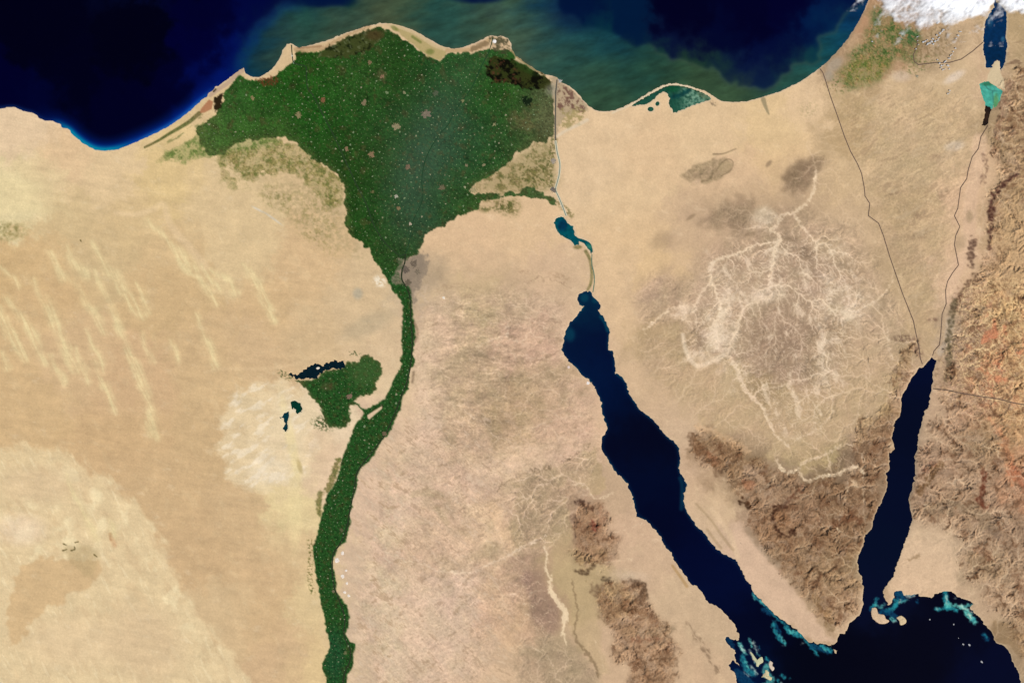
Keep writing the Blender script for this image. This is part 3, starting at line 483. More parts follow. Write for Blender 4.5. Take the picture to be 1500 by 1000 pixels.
for a_ in (("1486,257 1474,266 1464,276 1456,288 1452,302 1452,320", 2.4, (76,44,38), 0.85, 1, 2.5), ("1451,332 1450,345 1448,362", 2.0, (92,60,50), 0.8, 3), ("1424,354 1422,372 1424,388", 4, (108,76,62), 0.6, 5), ("1432,404 1424,412 1412,424 1404,440 1399,455", 3.4, (100,72,54), 0.6, 13), ("1398,440 1393,470 1390,500 1390,530", 3, (96,88,62), 0.6, 15),  # first stroke repaints the shaded west-facing scarp
  ("1150,740 1136,744 1132,756 1134,770 1142,780 1156,784 1162,776", 2.2, (66,40,28), 0.8, 49), ("1084,732 1092,738 1098,742", 2.2, (74,46,28), 0.8, 53), ("1176,714 1160,728 1150,740", 1.4, (108,70,50), 0.7, 47), ("1222,768 1236,760 1252,758 1262,765", 5, (106,68,46), 0.5, 61), ("1014,640 1022,655 1035,668 1048,680", 6, (110,76,50), 0.5, 41),
  ("842,736 852,736 866,744", 2.6, (84,56,42), 0.7, 79), ("870,828 858,838 844,836", 2.5, (96,72,48), 0.7, 89), ("928,854 940,858 944,872 936,880", 6, (98,72,52), 0.6, 95), ("1442,690 1440,715 1434,735 1446,742", 3, (98,48,32), 0.7, 27), ("1345,720 1358,705 1366,690 1378,680", 4, (108,80,50), 0.6, 29), ("868,765 872,772", 3, (124,56,44), 0.7, 83)): dark(*a_)
neg = neg0; _ = (regs("1215,150 1300,130 1420,130 1436,190 1420,260 1400,330 1385,450 1345,500 1290,330 1260,240"), 12)
nst = noise(26, 0.5, 173, -32, 4); nst2 = noise(9, 0.2, 175, -32, 3)
C *= (1+neg*(0.035*nst+0.018*nst2))[..., None]; mix(C, (152, 128, 98), neg*sm(nst+0.5*nst2, 1.2, 2.4)*0.5); mix(C, (218, 198, 160), neg*sm(-nst-0.5*nst2, 1.2, 2.4)*0.4)
stp = blur(regs("1455,60 1600,60 1600,290 1490,290 1462,200"), 6); mix(C, (118, 86, 66), stp*sm(noise(11, 0.3, 177, -8, 5), 0.5, 1.8)*0.55)
mix(C, (200, 168, 124), blur(regs("1475,300 1600,290 1600,420 1462,420 1462,345"), 7)*0.6)
mix(C, (176, 158, 116), blur(regs("384,266 430,258 500,296 507,335 522,352 542,384 505,370 462,350 420,322 392,296"), 7)*(0.35+0.25*np.clip(noise(12, 0.3, 179), -1.2, 1.5)))
wbm = blur(regs("1400,420 1440,400 1500,410 1640,420 1640,620 1500,620 1440,600 1404,560"), 8)
net = np.maximum(np.maximum(fil(16, 218, 60, 1.5, .22), fil(11, 220, -40, 1.4, .18)*0.8), veins)
mix(C, (234, 204, 150), wbm*net*0.72); mix(C, (126, 92, 66), wbm*sm(noise(9, 0.3, 222, 50, 1.6), 0.5, 1.6)*0.55)
mix(C, (212, 128, 92), wbm*sm(noise(40, 0.7, 224), 0.5, 2.0)*blob(1462, 520, 45, 70)*0.6)
gr_ = C.mean(axis=2, keepdims=True); hue = np.array([1.155, 0.985, 0.79]) + 0*C
hue[..., 2] += 0.05*gal+0.03*plate; k_ = (0.42*blur((GX > 590)*1.0, 8)*(1-0.75*mount)*(1-0.6*wbm))[..., None]
C[...] = C*(1-k_)+gr_*hue*k_
# pale beach along the northern shore
shore = blur(np.maximum(sea_m, 0), 1.5)
mix(C, (212, 194, 168), sm(shore, 0.10, 0.42)*(GY < 260)*0.75)
mix(C, (222, 204, 170), spit)
mix(C, (214, 196, 160), sm(blur(red_m, 1.6), 0.12, 0.4)*(GY > 420)*0.45)
for n in ('rayan_a', 'rayan_b', 'bitter', 'lagoon', 'dead'): mix(C, (206, 196, 170), sm(blur(lake_m[n], 2), 0.08, 0.4)*0.5)
mix(C, (214, 196, 158), fill(P("1456,92 1462,88 1466,96 1465,106 1470,116 1472,132 1458,126 1446,118 1447,110"))*0.9)

# ------------------------------------------------------------ farmland
DELTA = "350,111 360,114 380,118 400,116 412,102 425,96 431,84 433,75 445,77 470,76 486,68 510,55 545,42 566,42 580,50 600,64 622,80 643,90 655,82 665,77 690,78 712,74 722,72 748,74 760,90 797,113 810,120 812,160 813,200 800,208 787,207 775,215 772,222 756,222 752,234 742,240 735,246 722,256 712,262 700,268 690,276 686,283 700,284 715,284 735,283 765,280 775,273 790,280 812,290 818,302 812,302 800,294 775,289 745,287 735,291 715,291 705,295 700,308 688,310 675,315 660,325 650,331 640,333 630,338 622,345 618,360 612,372 603,376 596,380 590,386 584,398 578,408 572,412 566,408 560,400 554,390 544,374 538,362 528,354 518,345 509,341 506,332 507,312 505,296 505,276 500,262 496,256 486,250 474,243 458,233 446,224 436,210 420,202 392,202 370,206 344,212 324,228 312,230 300,222 290,200 288,186 300,178 312,170 318,164 326,158 328,138 340,122"
VALLEY = "560,396 568,412 576,426 586,438 590,446 590,460 589,480 588,500 590,518 586,526 588,534 586,540 577,554 574,564 570,571 563,584 555,590 544,595 536,599 531,598 523,590 518,587 512,590 514,593 522,592 530,600 533,605 528,613 522,619 517,629 514,640 508,654 502,670 499,680 498,688 492,706 486,716 480,722 477,732 473,748 470,760 466,776 462,792 458,800 460,820 464,846 468,868 471,888 476,906 477,920 483,942 481,954 473,968 471,978 478,992 478,1000 482,1110 506,1110 508,1000 509,986 516,978 518,970 517,958 521,944 512,938 506,928 510,918 512,902 508,886 500,876 492,866 493,854 490,840 486,822 492,812 494,800 506,794 510,780 514,764 512,752 517,742 515,732 520,724 524,708 524,696 528,686 540,676 548,666 554,654 560,644 568,638 576,622 580,610 587,600 588,592 590,580 598,570 599,556 600,540 606,536 608,528 604,518 606,508 609,492 607,476 605,460 603,440 603,426 598,416 590,414 584,398 572,396"
FAY = "432,557 448,557 467,554 470,547 478,543 490,541 504,539 506,530 515,530 525,530 528,522 538,519 549,526 557,531 560,542 557,552 550,560 552,568 547,576 533,579 523,582 518,589 513,592 512,603 514,611 512,621 504,626 486,626 476,618 474,606 470,598 464,589 454,579 451,571 442,563"
delta_m = warp(fill(P(DELTA)), 1.5, 16, 181); dgb = blur(delta_m, 2.2); delta_m = sm(dgb+0.16*np.clip(noise(24, 0.4, 182), -2, 2), 0.38, 0.64)*(dgb > 0.12); valley_m = warp(fill(P(VALLEY)), 0.7, 9, 183); fay_m = warp(fill(P(FAY)), 1.2, 9, 185)
hole = fill(P("539,613 538,608 547,602 560,594 560,598 550,606 541,614")); valley_m = valley_m*(1-hole)
fay2 = warp(blob(474, 620, 15, 9, 10), 2, 8, 187)*sm(noise(7, 0.2, 189), -0.7, 0.3)
fay2 = np.maximum(fay2, warp(blob(418, 549, 12, 4, 25), 2, 8, 191)*sm(noise(6, 0.2, 193), -0.2, 0.6)); fay2 = np.maximum(fay2, warp(blob(520, 518, 8, 3), 2, 8, 195)*sm(noise(6, 0.2, 197), 0.1, 0.8))
wolive = warp(fill(P("286,186 288,200 270,210 240,224 226,238 238,240 252,234 262,241 274,238 290,232 308,228 318,236 322,250 324,262 338,280 350,278 344,264 330,246 340,240 352,262 372,268 384,256 400,262 410,252 438,258 448,270 460,282 480,306 505,298 505,262 486,248 440,215 400,200 340,190 300,178")), 3, 14, 199)
wol_n = 0.35+0.65*sm(noise(40, 0.1, 201), -1.3, 1.3); wol_n *= sm(blur(wolive, 6), 0.25, 0.85)*0.75+0.25
strip = stroke(P("212,216 232,206 248,196 262,188 278,178 292,166"), 1.3, 3.0, 1)*0.9
strip = np.maximum(strip, 0.5*sm(noise(8,0.3,205,-32,4),0,1)*stroke(P("214,222 236,212 262,200 285,184 296,170"), 1, 2.5, 2))
speck = (blob(405, 290, 26, 16, 30)+blob(462, 315, 40, 30, 40)*0.8+blob(335, 235, 20, 16)*0.8+blob(352, 262, 26, 16)*0.5+blob(470, 355, 30, 12, 30)*0.6)*sm(noise(28, -0.1, 207), -0.4, 1.6)*0.75
tum = (blob(748, 262, 58, 22)*0.9+blob(786, 238, 22, 34)*0.75+blob(722, 302, 30, 9)*0.9+blob(748, 304, 14, 14)*0.8)*(0.2+0.8*sm(noise(28, 0.0, 209), -0.9, 1.3))
tum = np.maximum(tum, sm(noise(7, 0.2, 211), -0.9, 0.2)*np.maximum(stroke(P("812,205 808,225 806,240 803,255 806,268"), 4, 6, 3)*0.9, stroke(P("818,296 826,305 836,315"), 3, 4, 3)*0.7))
tum = np.maximum(tum, stroke(P("858,368 864,380 867,400 865,416 861,424"), 2, 1.6, 1.6)*0.7)
tum = np.maximum(tum, blob(846, 362, 6, 3)*0.8)
gaza = warp(fill(P("1236,96 1262,62 1276,30 1278,8 1300,18 1320,40 1345,40 1350,62 1338,84 1344,96 1325,92 1312,84 1304,96 1298,112 1282,118 1268,124 1248,128 1230,124 1228,110")), 4, 20, 213)
gaza_k = blur(gaza, 4)*(0.5+0.5*sm(noise(34, 0.0, 215), -1.2, 0.8))
gaza_k = np.maximum(gaza_k, 0.75*sm(noise(9, 0.3, 217), 0.2, 1.2)*(blob(1240, 118, 26, 16, -20)+blob(1348, 95, 26, 10, -20)))
felt = {}
g = delta_m
cropn = noise(10, 0.1, 221); cropb = noise(40, 0.6, 223); brown = noise(26, 0.6, 225); pix = noise(4.5, -0.4, 227)
green = np.zeros_like(C); green[:] = (30, 74, 22)
sc = scatter("340,150:46,92,34 400,140:26,82,18 440,110:30,78,16 460,160:26,84,18 520,120:40,84,26 480,200:28,76,18 540,170:30,74,24 560,110:36,74,24 600,120:24,62,14 640,110:32,78,32 590,180:34,74,28 640,160:40,76,46 690,100:38,86,32 720,150:26,76,18 700,190:32,72,36 760,170:46,84,34 780,190:92,92,56 800,160:104,100,70 740,130:40,84,26 640,220:46,84,58 620,250:50,84,60 600,220:34,72,34 560,230:36,70,22 520,260:26,66,14 560,300:28,70,20 600,300:36,72,42 640,280:34,70,28 620,320:38,74,50 580,350:34,68,22 600,360:42,68,40 540,330:30,72,18 500,230:34,66,20 700,240:34,78,32 680,300:44,84,30 740,210:36,76,30 730,285:60,94,40 790,285:74,100,52 320,190:70,108,42 360,180:52,100,32 300,200:84,112,50 400,195:60,92,34 660,200:44,80,52 575,390:40,82,26", 26, 2e-3)  # teal points mid-delta carry the bluish haze in the crop colour
green = rewarp(sc, 5, 30, 229)
mix(green, (80, 66, 36), sm(brown, 0.8, 2.2)*0.55)
mix(green, (112, 92, 62), (blob(345,0,0.1,0.1)+warp(blob(765,178,22,12,20),4,16,231)*0.6+warp(blob(558,110,7,10,-30),2,10,233)*0.6))
mix(green, (116, 112, 76), blob(798, 175, 14, 26)*0.6)
mix(green, (92, 96, 62), warp(stroke(P("412,98 418,84 424,70 428,72"), 4, 4, 3), 1, 8, 235)*0.8)
dgreen = green.copy()
gw = (0.9+0.0*g)
fr_ = sm(1-blur(g, 12), 0.10, 0.5); mix(green, (96, 100, 52), fr_*((GX < 520) & (GY > 165))*0.7*(0.7+0.3*np.clip(noise(20, 0, 230), -1, 1))); mix(green, (88, 84, 48), fr_*((GX > 600) & (GY > 200))*0.4*sm(noise(24, 0, 232), -1, 1)); mix(green, (48, 68, 42), 0.32+0*GX); green *= (1+0.07*cropn+0.05*cropb+0.08*pix)[..., None]
# tiny pale hamlets and lanes sprinkle the fields
sp = np.clip(noise(5.5, -0.7, 237, hi=1.5)-2.0, 0, 1.2)
mix(green, (124, 138, 100), sp*0.6)
mix(green, (78, 98, 86), blur(stroke(P('700,84 660,140 628,200 604,270 596,330'), 14, 24, 20), 12)*0.17); mix(green, (70, 92, 76), (blob(628,215,60,95,20,.9)*0.20)+blob(600,262,40,60)*0.08)  # bluish haze streak and veil over the delta, painted into the crop colour
mix(green, (92, 84, 50), sm(noise(9, 0.3, 228), 1.2, 2.6)*0.5)
mix(C, (0, 0, 0), 0*g)
def lay(mask, col=green):
    k = np.clip(mask, 0, 1)[..., None]; C[...] = C*(1-k)+col*k
olive = np.zeros_like(C); olive[:] = (128, 122, 68)
mix(olive, (84, 96, 42), sm(noise(18, 0.5, 239), -0.3, 1.0)*0.8); mix(olive, (150, 132, 86), sm(noise(14, 0.4, 241), 0.5, 1.5)*0.7)
mix(olive, (76, 112, 46), sm(blob(280, 215, 50, 34, -25)+blob(350,200,60,20), 0, 1)*0.7)
olive *= (1+0.09*pix+0.05*cropn)[..., None]
lay(wolive*wol_n*0.85, olive); lay(np.clip(speck, 0, 1)*0.6, olive)
lay(np.clip(strip, 0, 1)*0.9, olive*0.8); mix(C, (160, 146, 102), blur(regs('690,284 720,258 760,224 812,202 814,276 790,276 750,282 705,283'), 4)*0.45); lay(np.clip(tum, 0, 1)*0.85, olive*0.84)
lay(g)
vgreen = np.zeros_like(C); vgreen[:] = (36, 74, 32)
mix(vgreen, (64, 66, 34), sm(noise(16, 0.4, 243), 0.2, 1.8)*0.6); mix(vgreen, (30, 72, 46), blob(490, 960, 14, 40)*0.6)
vgreen *= (1+0.10*cropn+0.10*pix)[..., None]; mix(vgreen, (108, 124, 84), sp*0.5)
fgreen = vgreen*1.0; mix(fgreen, (92, 92, 54), sm(blur(1-fay_m, 6), 0.1, 0.6)*0.5); mix(fgreen, (80, 104, 56), blob(535, 545, 24, 22)*0.45); mix(fgreen, (100, 76, 52), blob(480, 566, 10, 6)*0.4)
lay(valley_m, vgreen); lay(fay_m, fgreen); lay(fay2*0.85, fgreen*0.95)
fringe = warp(stroke(P("496,674 488,696 480,718"), 4, 4, 2), 1.5, 8, 245)*(1-valley_m)*0.8; fringe = np.maximum(fringe, warp(stroke(P("470,722 467,736 468,752"), 3.5, 3, 2), 1, 8, 247)*(1-valley_m)*0.8)
fringe = np.maximum(fringe, stroke(P("454,792 455,815 454,845 458,866"), 3, 3, 3)*sm(noise(7, 0.2, 249), 0, 1)*(1-valley_m)*0.8)
lay(fringe, olive*0.92)
ggreen = np.zeros_like(C); ggreen[:] = (122, 116, 70); mix(ggreen, (66, 94, 44), sm(noise(34, -0.1, 251), -0.9, 1.3)); mix(ggreen, (44, 92, 50), blob(1335, 48, 14, 14)*0.8+blob(1284, 22, 7, 10)*0.6); mix(ggreen, (160, 122, 84), sm(noise(14, 0.4, 253), 0.6, 1.6)*0.8); mix(ggreen, (124, 126, 54), blob(1270, 105, 40, 22)*0.4)
ggreen *= (1+0.12*pix)[..., None]; lay(np.clip(gaza_k, 0, 1)*0.92, ggreen)
mix(C, (140, 126, 108), warp(fill(P('586,378 600,374 622,371 630,382 622,402 612,424 604,446 601,424 594,414 582,418 573,410 580,398 584,388')), 3, 20, 259)*0.8*(0.8+0.2*np.clip(noise(10,-0.3,260),-1,1)))
# northern coast: sand bars, marsh, promontories
mix(C, (176, 160, 108), warp(fill(P("572,37 585,40 602,47 622,58 642,69 656,73 652,82 643,90 630,83 614,73 598,60 584,48")), 1.2, 9, 261)*0.9)
mix(C, (204, 182, 140), stroke(P("568,36 585,40 610,50 635,66 655,73"), 2, 2.6, 1.5)*0.8); mix(C, (96, 110, 48), (blob(630, 76, 6, 4)+blob(578, 42, 6, 3, 30)+stroke(P("604,54 616,62"),1.5,1.5,1.5))*0.6)
mix(C, (184, 154, 114), warp(stroke(P("434,73 450,74 470,72 484,65 505,53 525,45 543,38"), 2.8, 1.2, 1.5), 0.8, 8, 259)*0.85); mix(C, (140,104,74), stroke(P("436,70 444,70 470,68"),1.2,1.2,1.5)*0.6)
mix(C, (190, 160, 118), stroke(P("655,74 672,74 690,73 704,68 718,58"), 2.4, 2.6, 1.6)*0.85)
mix(C, (110, 92, 66), warp(stroke(P("692,72 702,68 712,64"), 3, 4, 2), 1, 7, 263)*0.6)
mix(C, (62, 62, 42), warp(fill(P("716,56 724,53 736,54 744,60 749,74 740,80 730,78 722,72")), 1.5, 8, 265)*0.8*sm(noise(20, 0.0, 267), -1.8, 0.8))
mix(C, (150, 132, 92), stroke(P("749,74 758,84 770,93 785,103 798,110"), 1.3, 1.0, 1.2)*0.9); mix(C, (225, 225, 220), blob(724, 61, 2.6, 2.6)+blob(428, 82, 1, 4, -10)*0.8+blob(430, 91, 0.8, 2.5)*0.7)
bur = warp(fill(P("486,66 516,52 544,42 568,46 556,60 542,74 512,84 482,86 466,82 474,74")), 2, 10, 269)
mix(C, (64, 68, 34), bur*0.85); mix(C, (24, 32, 14), bur*sm(noise(26, 0.1, 271), 0.2, 1.4)*0.85); mix(C, (104, 112, 78), bur*sm(noise(22, 0.1, 273), 0.6, 1.8)*0.6); mix(C, (78, 60, 36), blob(548, 52, 12, 7)*0.6)
man = warp(fill(P("714,94 720,82 740,86 760,92 780,104 798,112 810,122 810,130 798,132 770,130 746,121 722,121 714,110")), 2, 10, 275)
mix(C, (48, 52, 22), man*0.9); mix(C, (12, 12, 8), man*sm(noise(30, 0.2, 277), -0.5, 0.7)*0.92); mix(C, (84, 54, 36), man*sm(noise(26, 0.1, 279), 0.5, 1.6)*0.8*sm(GX, 770, 750)); mix(C, (40, 66, 24), blob(768, 100, 20, 5, 30)*0.6)
mix(C, (18, 30, 18), warp(fill(P("764,141 780,144 776,156 766,153")), 1.5, 6, 281)*0.9)
mix(C, (98, 56, 32), warp(fill(P("374,117 404,111 410,118 404,124 386,127")), 1.2, 7, 283)*0.8*sm(noise(6, 0.2, 285), -1.5, 0.4))
mix(C, (34, 26, 14), warp(fill(P("313,143 326,137 325,150 325,156 315,165 314,154")), 1.2, 7, 287)*0.95); mix(C, (168, 112, 78), fill(P("294,160 306,146 312,149 310,160 300,165 293,166"))*0.85); mix(C, (186, 160, 134), stroke(P("308,140 320,131 334,122 346,110 355,103"), 2.4, 3, 1.4)*0.85); mix(C,(40,34,22),stroke(P("313,134 316,131"),1.2,1,1)*0.8)
mix(C, (172, 154, 124), warp(fill(P("806,112 816,113 828,124 845,138 860,155 862,163 845,162 830,170 818,185 815,205 812,205 812,160 808,132")), 1.2, 8, 289)*0.8)
mix(C, (108, 78, 66), sm(noise(22, 0.0, 291), -0.6, 1.0)*warp(fill(P("817,122 832,128 848,142 858,156 856,166 838,160 824,166 817,160")), 1.2, 8, 293)*0.85)
mix(C, (150, 138, 88), sm(noise(20,0,294),-1.5,1)*warp(fill(P("822,160 850,155 858,168 848,182 830,190 820,186")), 2, 8, 295)*0.75); mix(C, (222, 208, 180), stroke(P("816,200 828,192 845,184 860,176"), 1.5, 2, 2)*0.6)
mix(C, (152,150,130), warp(blob(808,132,9,9),1,7,297)*0.5)
mix(C, (150, 128, 98), stroke(P("1262,18 1250,40 1238,58 1222,75 1210,90"), 5, 5, 3)*0.5); mix(C, (165, 155, 138), (blob(1222, 95, 14, 8, -40)+blob(1214, 112, 7, 7))*0.6)
mix(C, (188, 146, 112), (blob(1266,32,6,8)+blob(1258,44,8,6))*0.5)
mix(C, (138,128,98), stroke(P("1118,146 1122,158 1126,167"),3.2,0.8,1.5)*0.7); mix(C,(134,116,92),blob(1045,152,5,3,30)*0.8*sm(noise(5,0,299),-1,0.5))
mix(C, (176,160,118), (blob(1185,160,12,14,60)*0.5)*sm(noise(7,0.2,303),0,1))
mix(C, (160, 134, 96), blob(1295,30,10,12)*0.4)
mix(C, (120, 102, 70), sm(blob(1340,75,20,20)+blob(1375,60,20,26,20),0,1)*sm(noise(10,0.3,305),-0.2,1)*0.5)
C = np.clip(C, 0, 255)

# ------------------------------------------------------------ water colours
SEA = """-60,20:0,0,20 50,50:0,0,20 200,80:0,0,18 100,120:0,0,22 0,130:0,0,36 60,150:0,2,40 180,150:0,0,30 250,120:0,0,34 380,88:6,42,66 350,70:0,12,80 330,112:0,20,96 300,125:0,8,70 395,60:8,48,66 410,72:52,62,48 402,90:26,60,52 440,40:18,62,58 480,42:48,64,48 550,20:62,68,48 620,30:42,68,50
520,8:12,48,50 480,2:0,20,60 600,5:10,54,52 700,2:0,12,60 660,12:20,62,64 700,30:50,72,52 760,20:24,66,58 760,60:58,76,56 800,30:10,44,68 800,80:38,70,60 830,100:34,68,58 830,15:0,18,50 860,60:6,48,60 900,100:34,66,50 880,130:44,66,48 920,55:0,24,56 950,92:22,56,50 1000,104:30,60,44
985,72:4,14,50 1060,60:0,4,40 1040,108:26,56,44 1000,30:0,0,30 1100,30:0,0,33 1150,20:0,0,38 1050,125:36,68,48 1060,108:0,16,56 1080,135:54,72,48 1100,118:10,28,60 1122,125:6,24,60 1130,90:0,8,50 1160,80:0,8,50 1150,112:26,62,58 1180,97:20,64,64 1200,80:10,58,68 1212,40:0,30,70 1190,50:0,18,60 1240,20:0,14,58
1237,42:10,58,78 880,155:16,56,44 740,45:50,74,54 680,60:24,60,52 640,50:22,58,56 600,25:54,68,48 450,58:40,64,54 320,30:0,0,38 300,80:0,0,44 360,20:0,5,58 400,8:0,6,54 1020,122:36,60,44 560,-40:0,10,50 800,-40:0,5,45 300,-60:0,0,30"""
S = scatter(SEA, 17.0, 2e-3)
S = rewarp(S, 6.0, 70, 501)
pl = fill(P("352,112 362,85 372,60 384,35 400,14 430,4 470,8 520,6 545,-20 600,-30 660,-10 700,4 740,-6 780,-30 815,-20 822,10 850,36 890,46 930,64 965,78 1000,89 1030,101 1043,98 1044,108 1052,121 1066,124 1080,119 1085,128 1100,134 1112,130 1130,129 1148,122 1158,108 1150,96 1165,96 1192,90 1205,74 1200,58 1222,40 1246,14 1290,-20 1340,120 1200,240 800,300 400,250"))
pl = blur(warp(pl, 4.0, 40, 508), 2.5)*(1-sm(GX, 520, 420))+blur(warp(pl, 6.0, 50, 508), 9)*sm(GX, 520, 420)
PC = scatter("370,85:6,44,66 385,60:12,50,70 400,90:34,60,54 410,72:58,66,52 430,60:46,70,60 450,40:26,66,62 480,50:52,72,58 520,35:66,76,58 560,20:72,80,58 520,12:30,62,58 600,28:62,76,56 640,45:40,70,62 640,20:30,66,64 680,45:46,72,62 700,30:56,78,64 740,40:62,80,62 760,70:66,82,66 780,30:44,72,70 800,60:46,74,66 820,100:48,74,62 840,60:26,62,68 860,100:44,72,60 880,140:50,72,54 900,70:18,54,66 900,110:42,70,56 940,90:30,62,58 960,110:38,64,50 1000,105:46,68,50 1030,115:52,72,52 1060,135:56,78,56 1090,142:54,76,54 1120,136:40,70,58 1160,112:40,72,64 1190,100:34,72,66 1215,80:22,68,76 1230,50:18,62,80 1245,25:10,44,76 820,10:14,44,66", 26, 4e-3)
PC = sample(PC, GX+8*noise(40, 0.8, 509, -8, 3), GY+4*noise(40, 0.8, 510, -8, 3))
PC = np.clip(PC.mean(axis=2, keepdims=True)+(PC-PC.mean(axis=2, keepdims=True))*1.15, 0, 255)*1.05; PC *= (1+0.06*noise(22, 0.7, 511, -14, 3)+0.02*noise(5, 0, 512, -14, 4))[..., None]; mix(PC, (86, 82, 62), sm(blur(land*(GY < 200), 6), .12, .5)*sm(GX, 400, 430)*sm(GX, 860, 780)*0.35*sm(noise(40,.8,513,-14,3),-1,1))
pe = np.clip(4*pl*(1-pl), 0, 1)*sm(GX, 930, 980)
S = S*(1-pl[..., None]*0.88)+PC*pl[..., None]*0.88; mix(S, (70, 92, 72), pe*0.3)
mix(S, (10, 58, 104), sm(4*pl*(1-pl), .2, 1)*sm(GX, 470, 420)*0.35); dk_ = blob(470, 2, 45, 8)*0.8+blob(700, -2, 34, 7)*0.7+blob(845, 18, 40, 26)*0.5; mix(S, (0, 18, 58), dk_)
S_ = S
sh = blur(land*(GX < 350), 13.0)*(GX < 350); sh2 = blur(land*(GX < 350), 6.5)
edge = sm(GX, 330, 280)
mix(S, (0, 48, 150), np.clip(sh*2.4-0.1, 0, 1)*edge*sm(GX, 40, 120)*0.9); mix(S, (4, 132, 160), sm(sh2, 0.04, 0.42)*edge*sm(GX, 70, 110)*sm(GX, 205, 160)*0.95)
mix(S, (30, 104, 170), sm(sh2, 0.1, 0.5)*edge*sm(GX, 180, 220)*0.7); mix(S, (10, 50, 110), sm(sh2, 0.1, 0.5)*sm(GX, 100, 40)*0.6)
R = scatter("860,440:2,22,62 858,438:4,52,62 880,500:2,6,38 850,520:2,20,50 900,580:0,12,44 870,540:0,24,62 940,640:2,4,26 940,700:0,8,38 960,760:0,4,32 1030,820:0,6,40 1060,860:0,8,44 1100,920:0,3,28 1180,980:0,2,18 1250,960:1,2,18 1340,960:2,3,20 1450,990:2,6,34 1340,640:2,8,32 1320,720:2,9,36 1290,820:2,11,36 1280,870:4,10,38 1360,540:2,9,40 1350,600:2,8,32 1400,900:2,3,22 1080,985:0,16,52", 30, 3e-3)
R = rewarp(R, 4, 40, 511)
shr = blur(land*(GY > 400), 2.2)
north = sm(GY, 860, 700)*(GX < 1180)
mix(R, (14, 104, 108), sm(shr, 0.10, 0.5)*north*sm(noise(40, 0.6, 513), -1.6, 1.0)*0.9)
mix(R, (4, 34, 64), sm(blur(land*(GY > 400), 6), 0.12, 0.5)*sm(GY, 900, 800)*(GX < 1130)*0.6)
mix(R, (8, 70, 88), blob(835, 490, 7, 10)*0.6+blob(856, 436, 6, 6)*0.6+blob(872,440,5,4)*0.5+stroke(P("880,464 886,472 890,484"), 2, 2, 2)*0.6+stroke(P("905,548 916,556"),2,2,2)*0.5+stroke(P("996,700 999,712 998,745"),2,2,3)*0.5)
rfn = [noise(6, 0.2, 603+k) for k in range(3)]
TQ = ((40, 148, 156), (104, 206, 190), (206, 232, 210))
def reef(s, w0, w1, t, k, seed=0, soft=1.8):
    m = warp(stroke(P(s), w0, w1, soft), 1.0, 7, 601+seed); m = m*(0.85+0.18*np.clip(rfn[seed % 3], -1, 1))
    mix(R, TQ[t] if t >= 0 else (12, 74, 104), m*k)
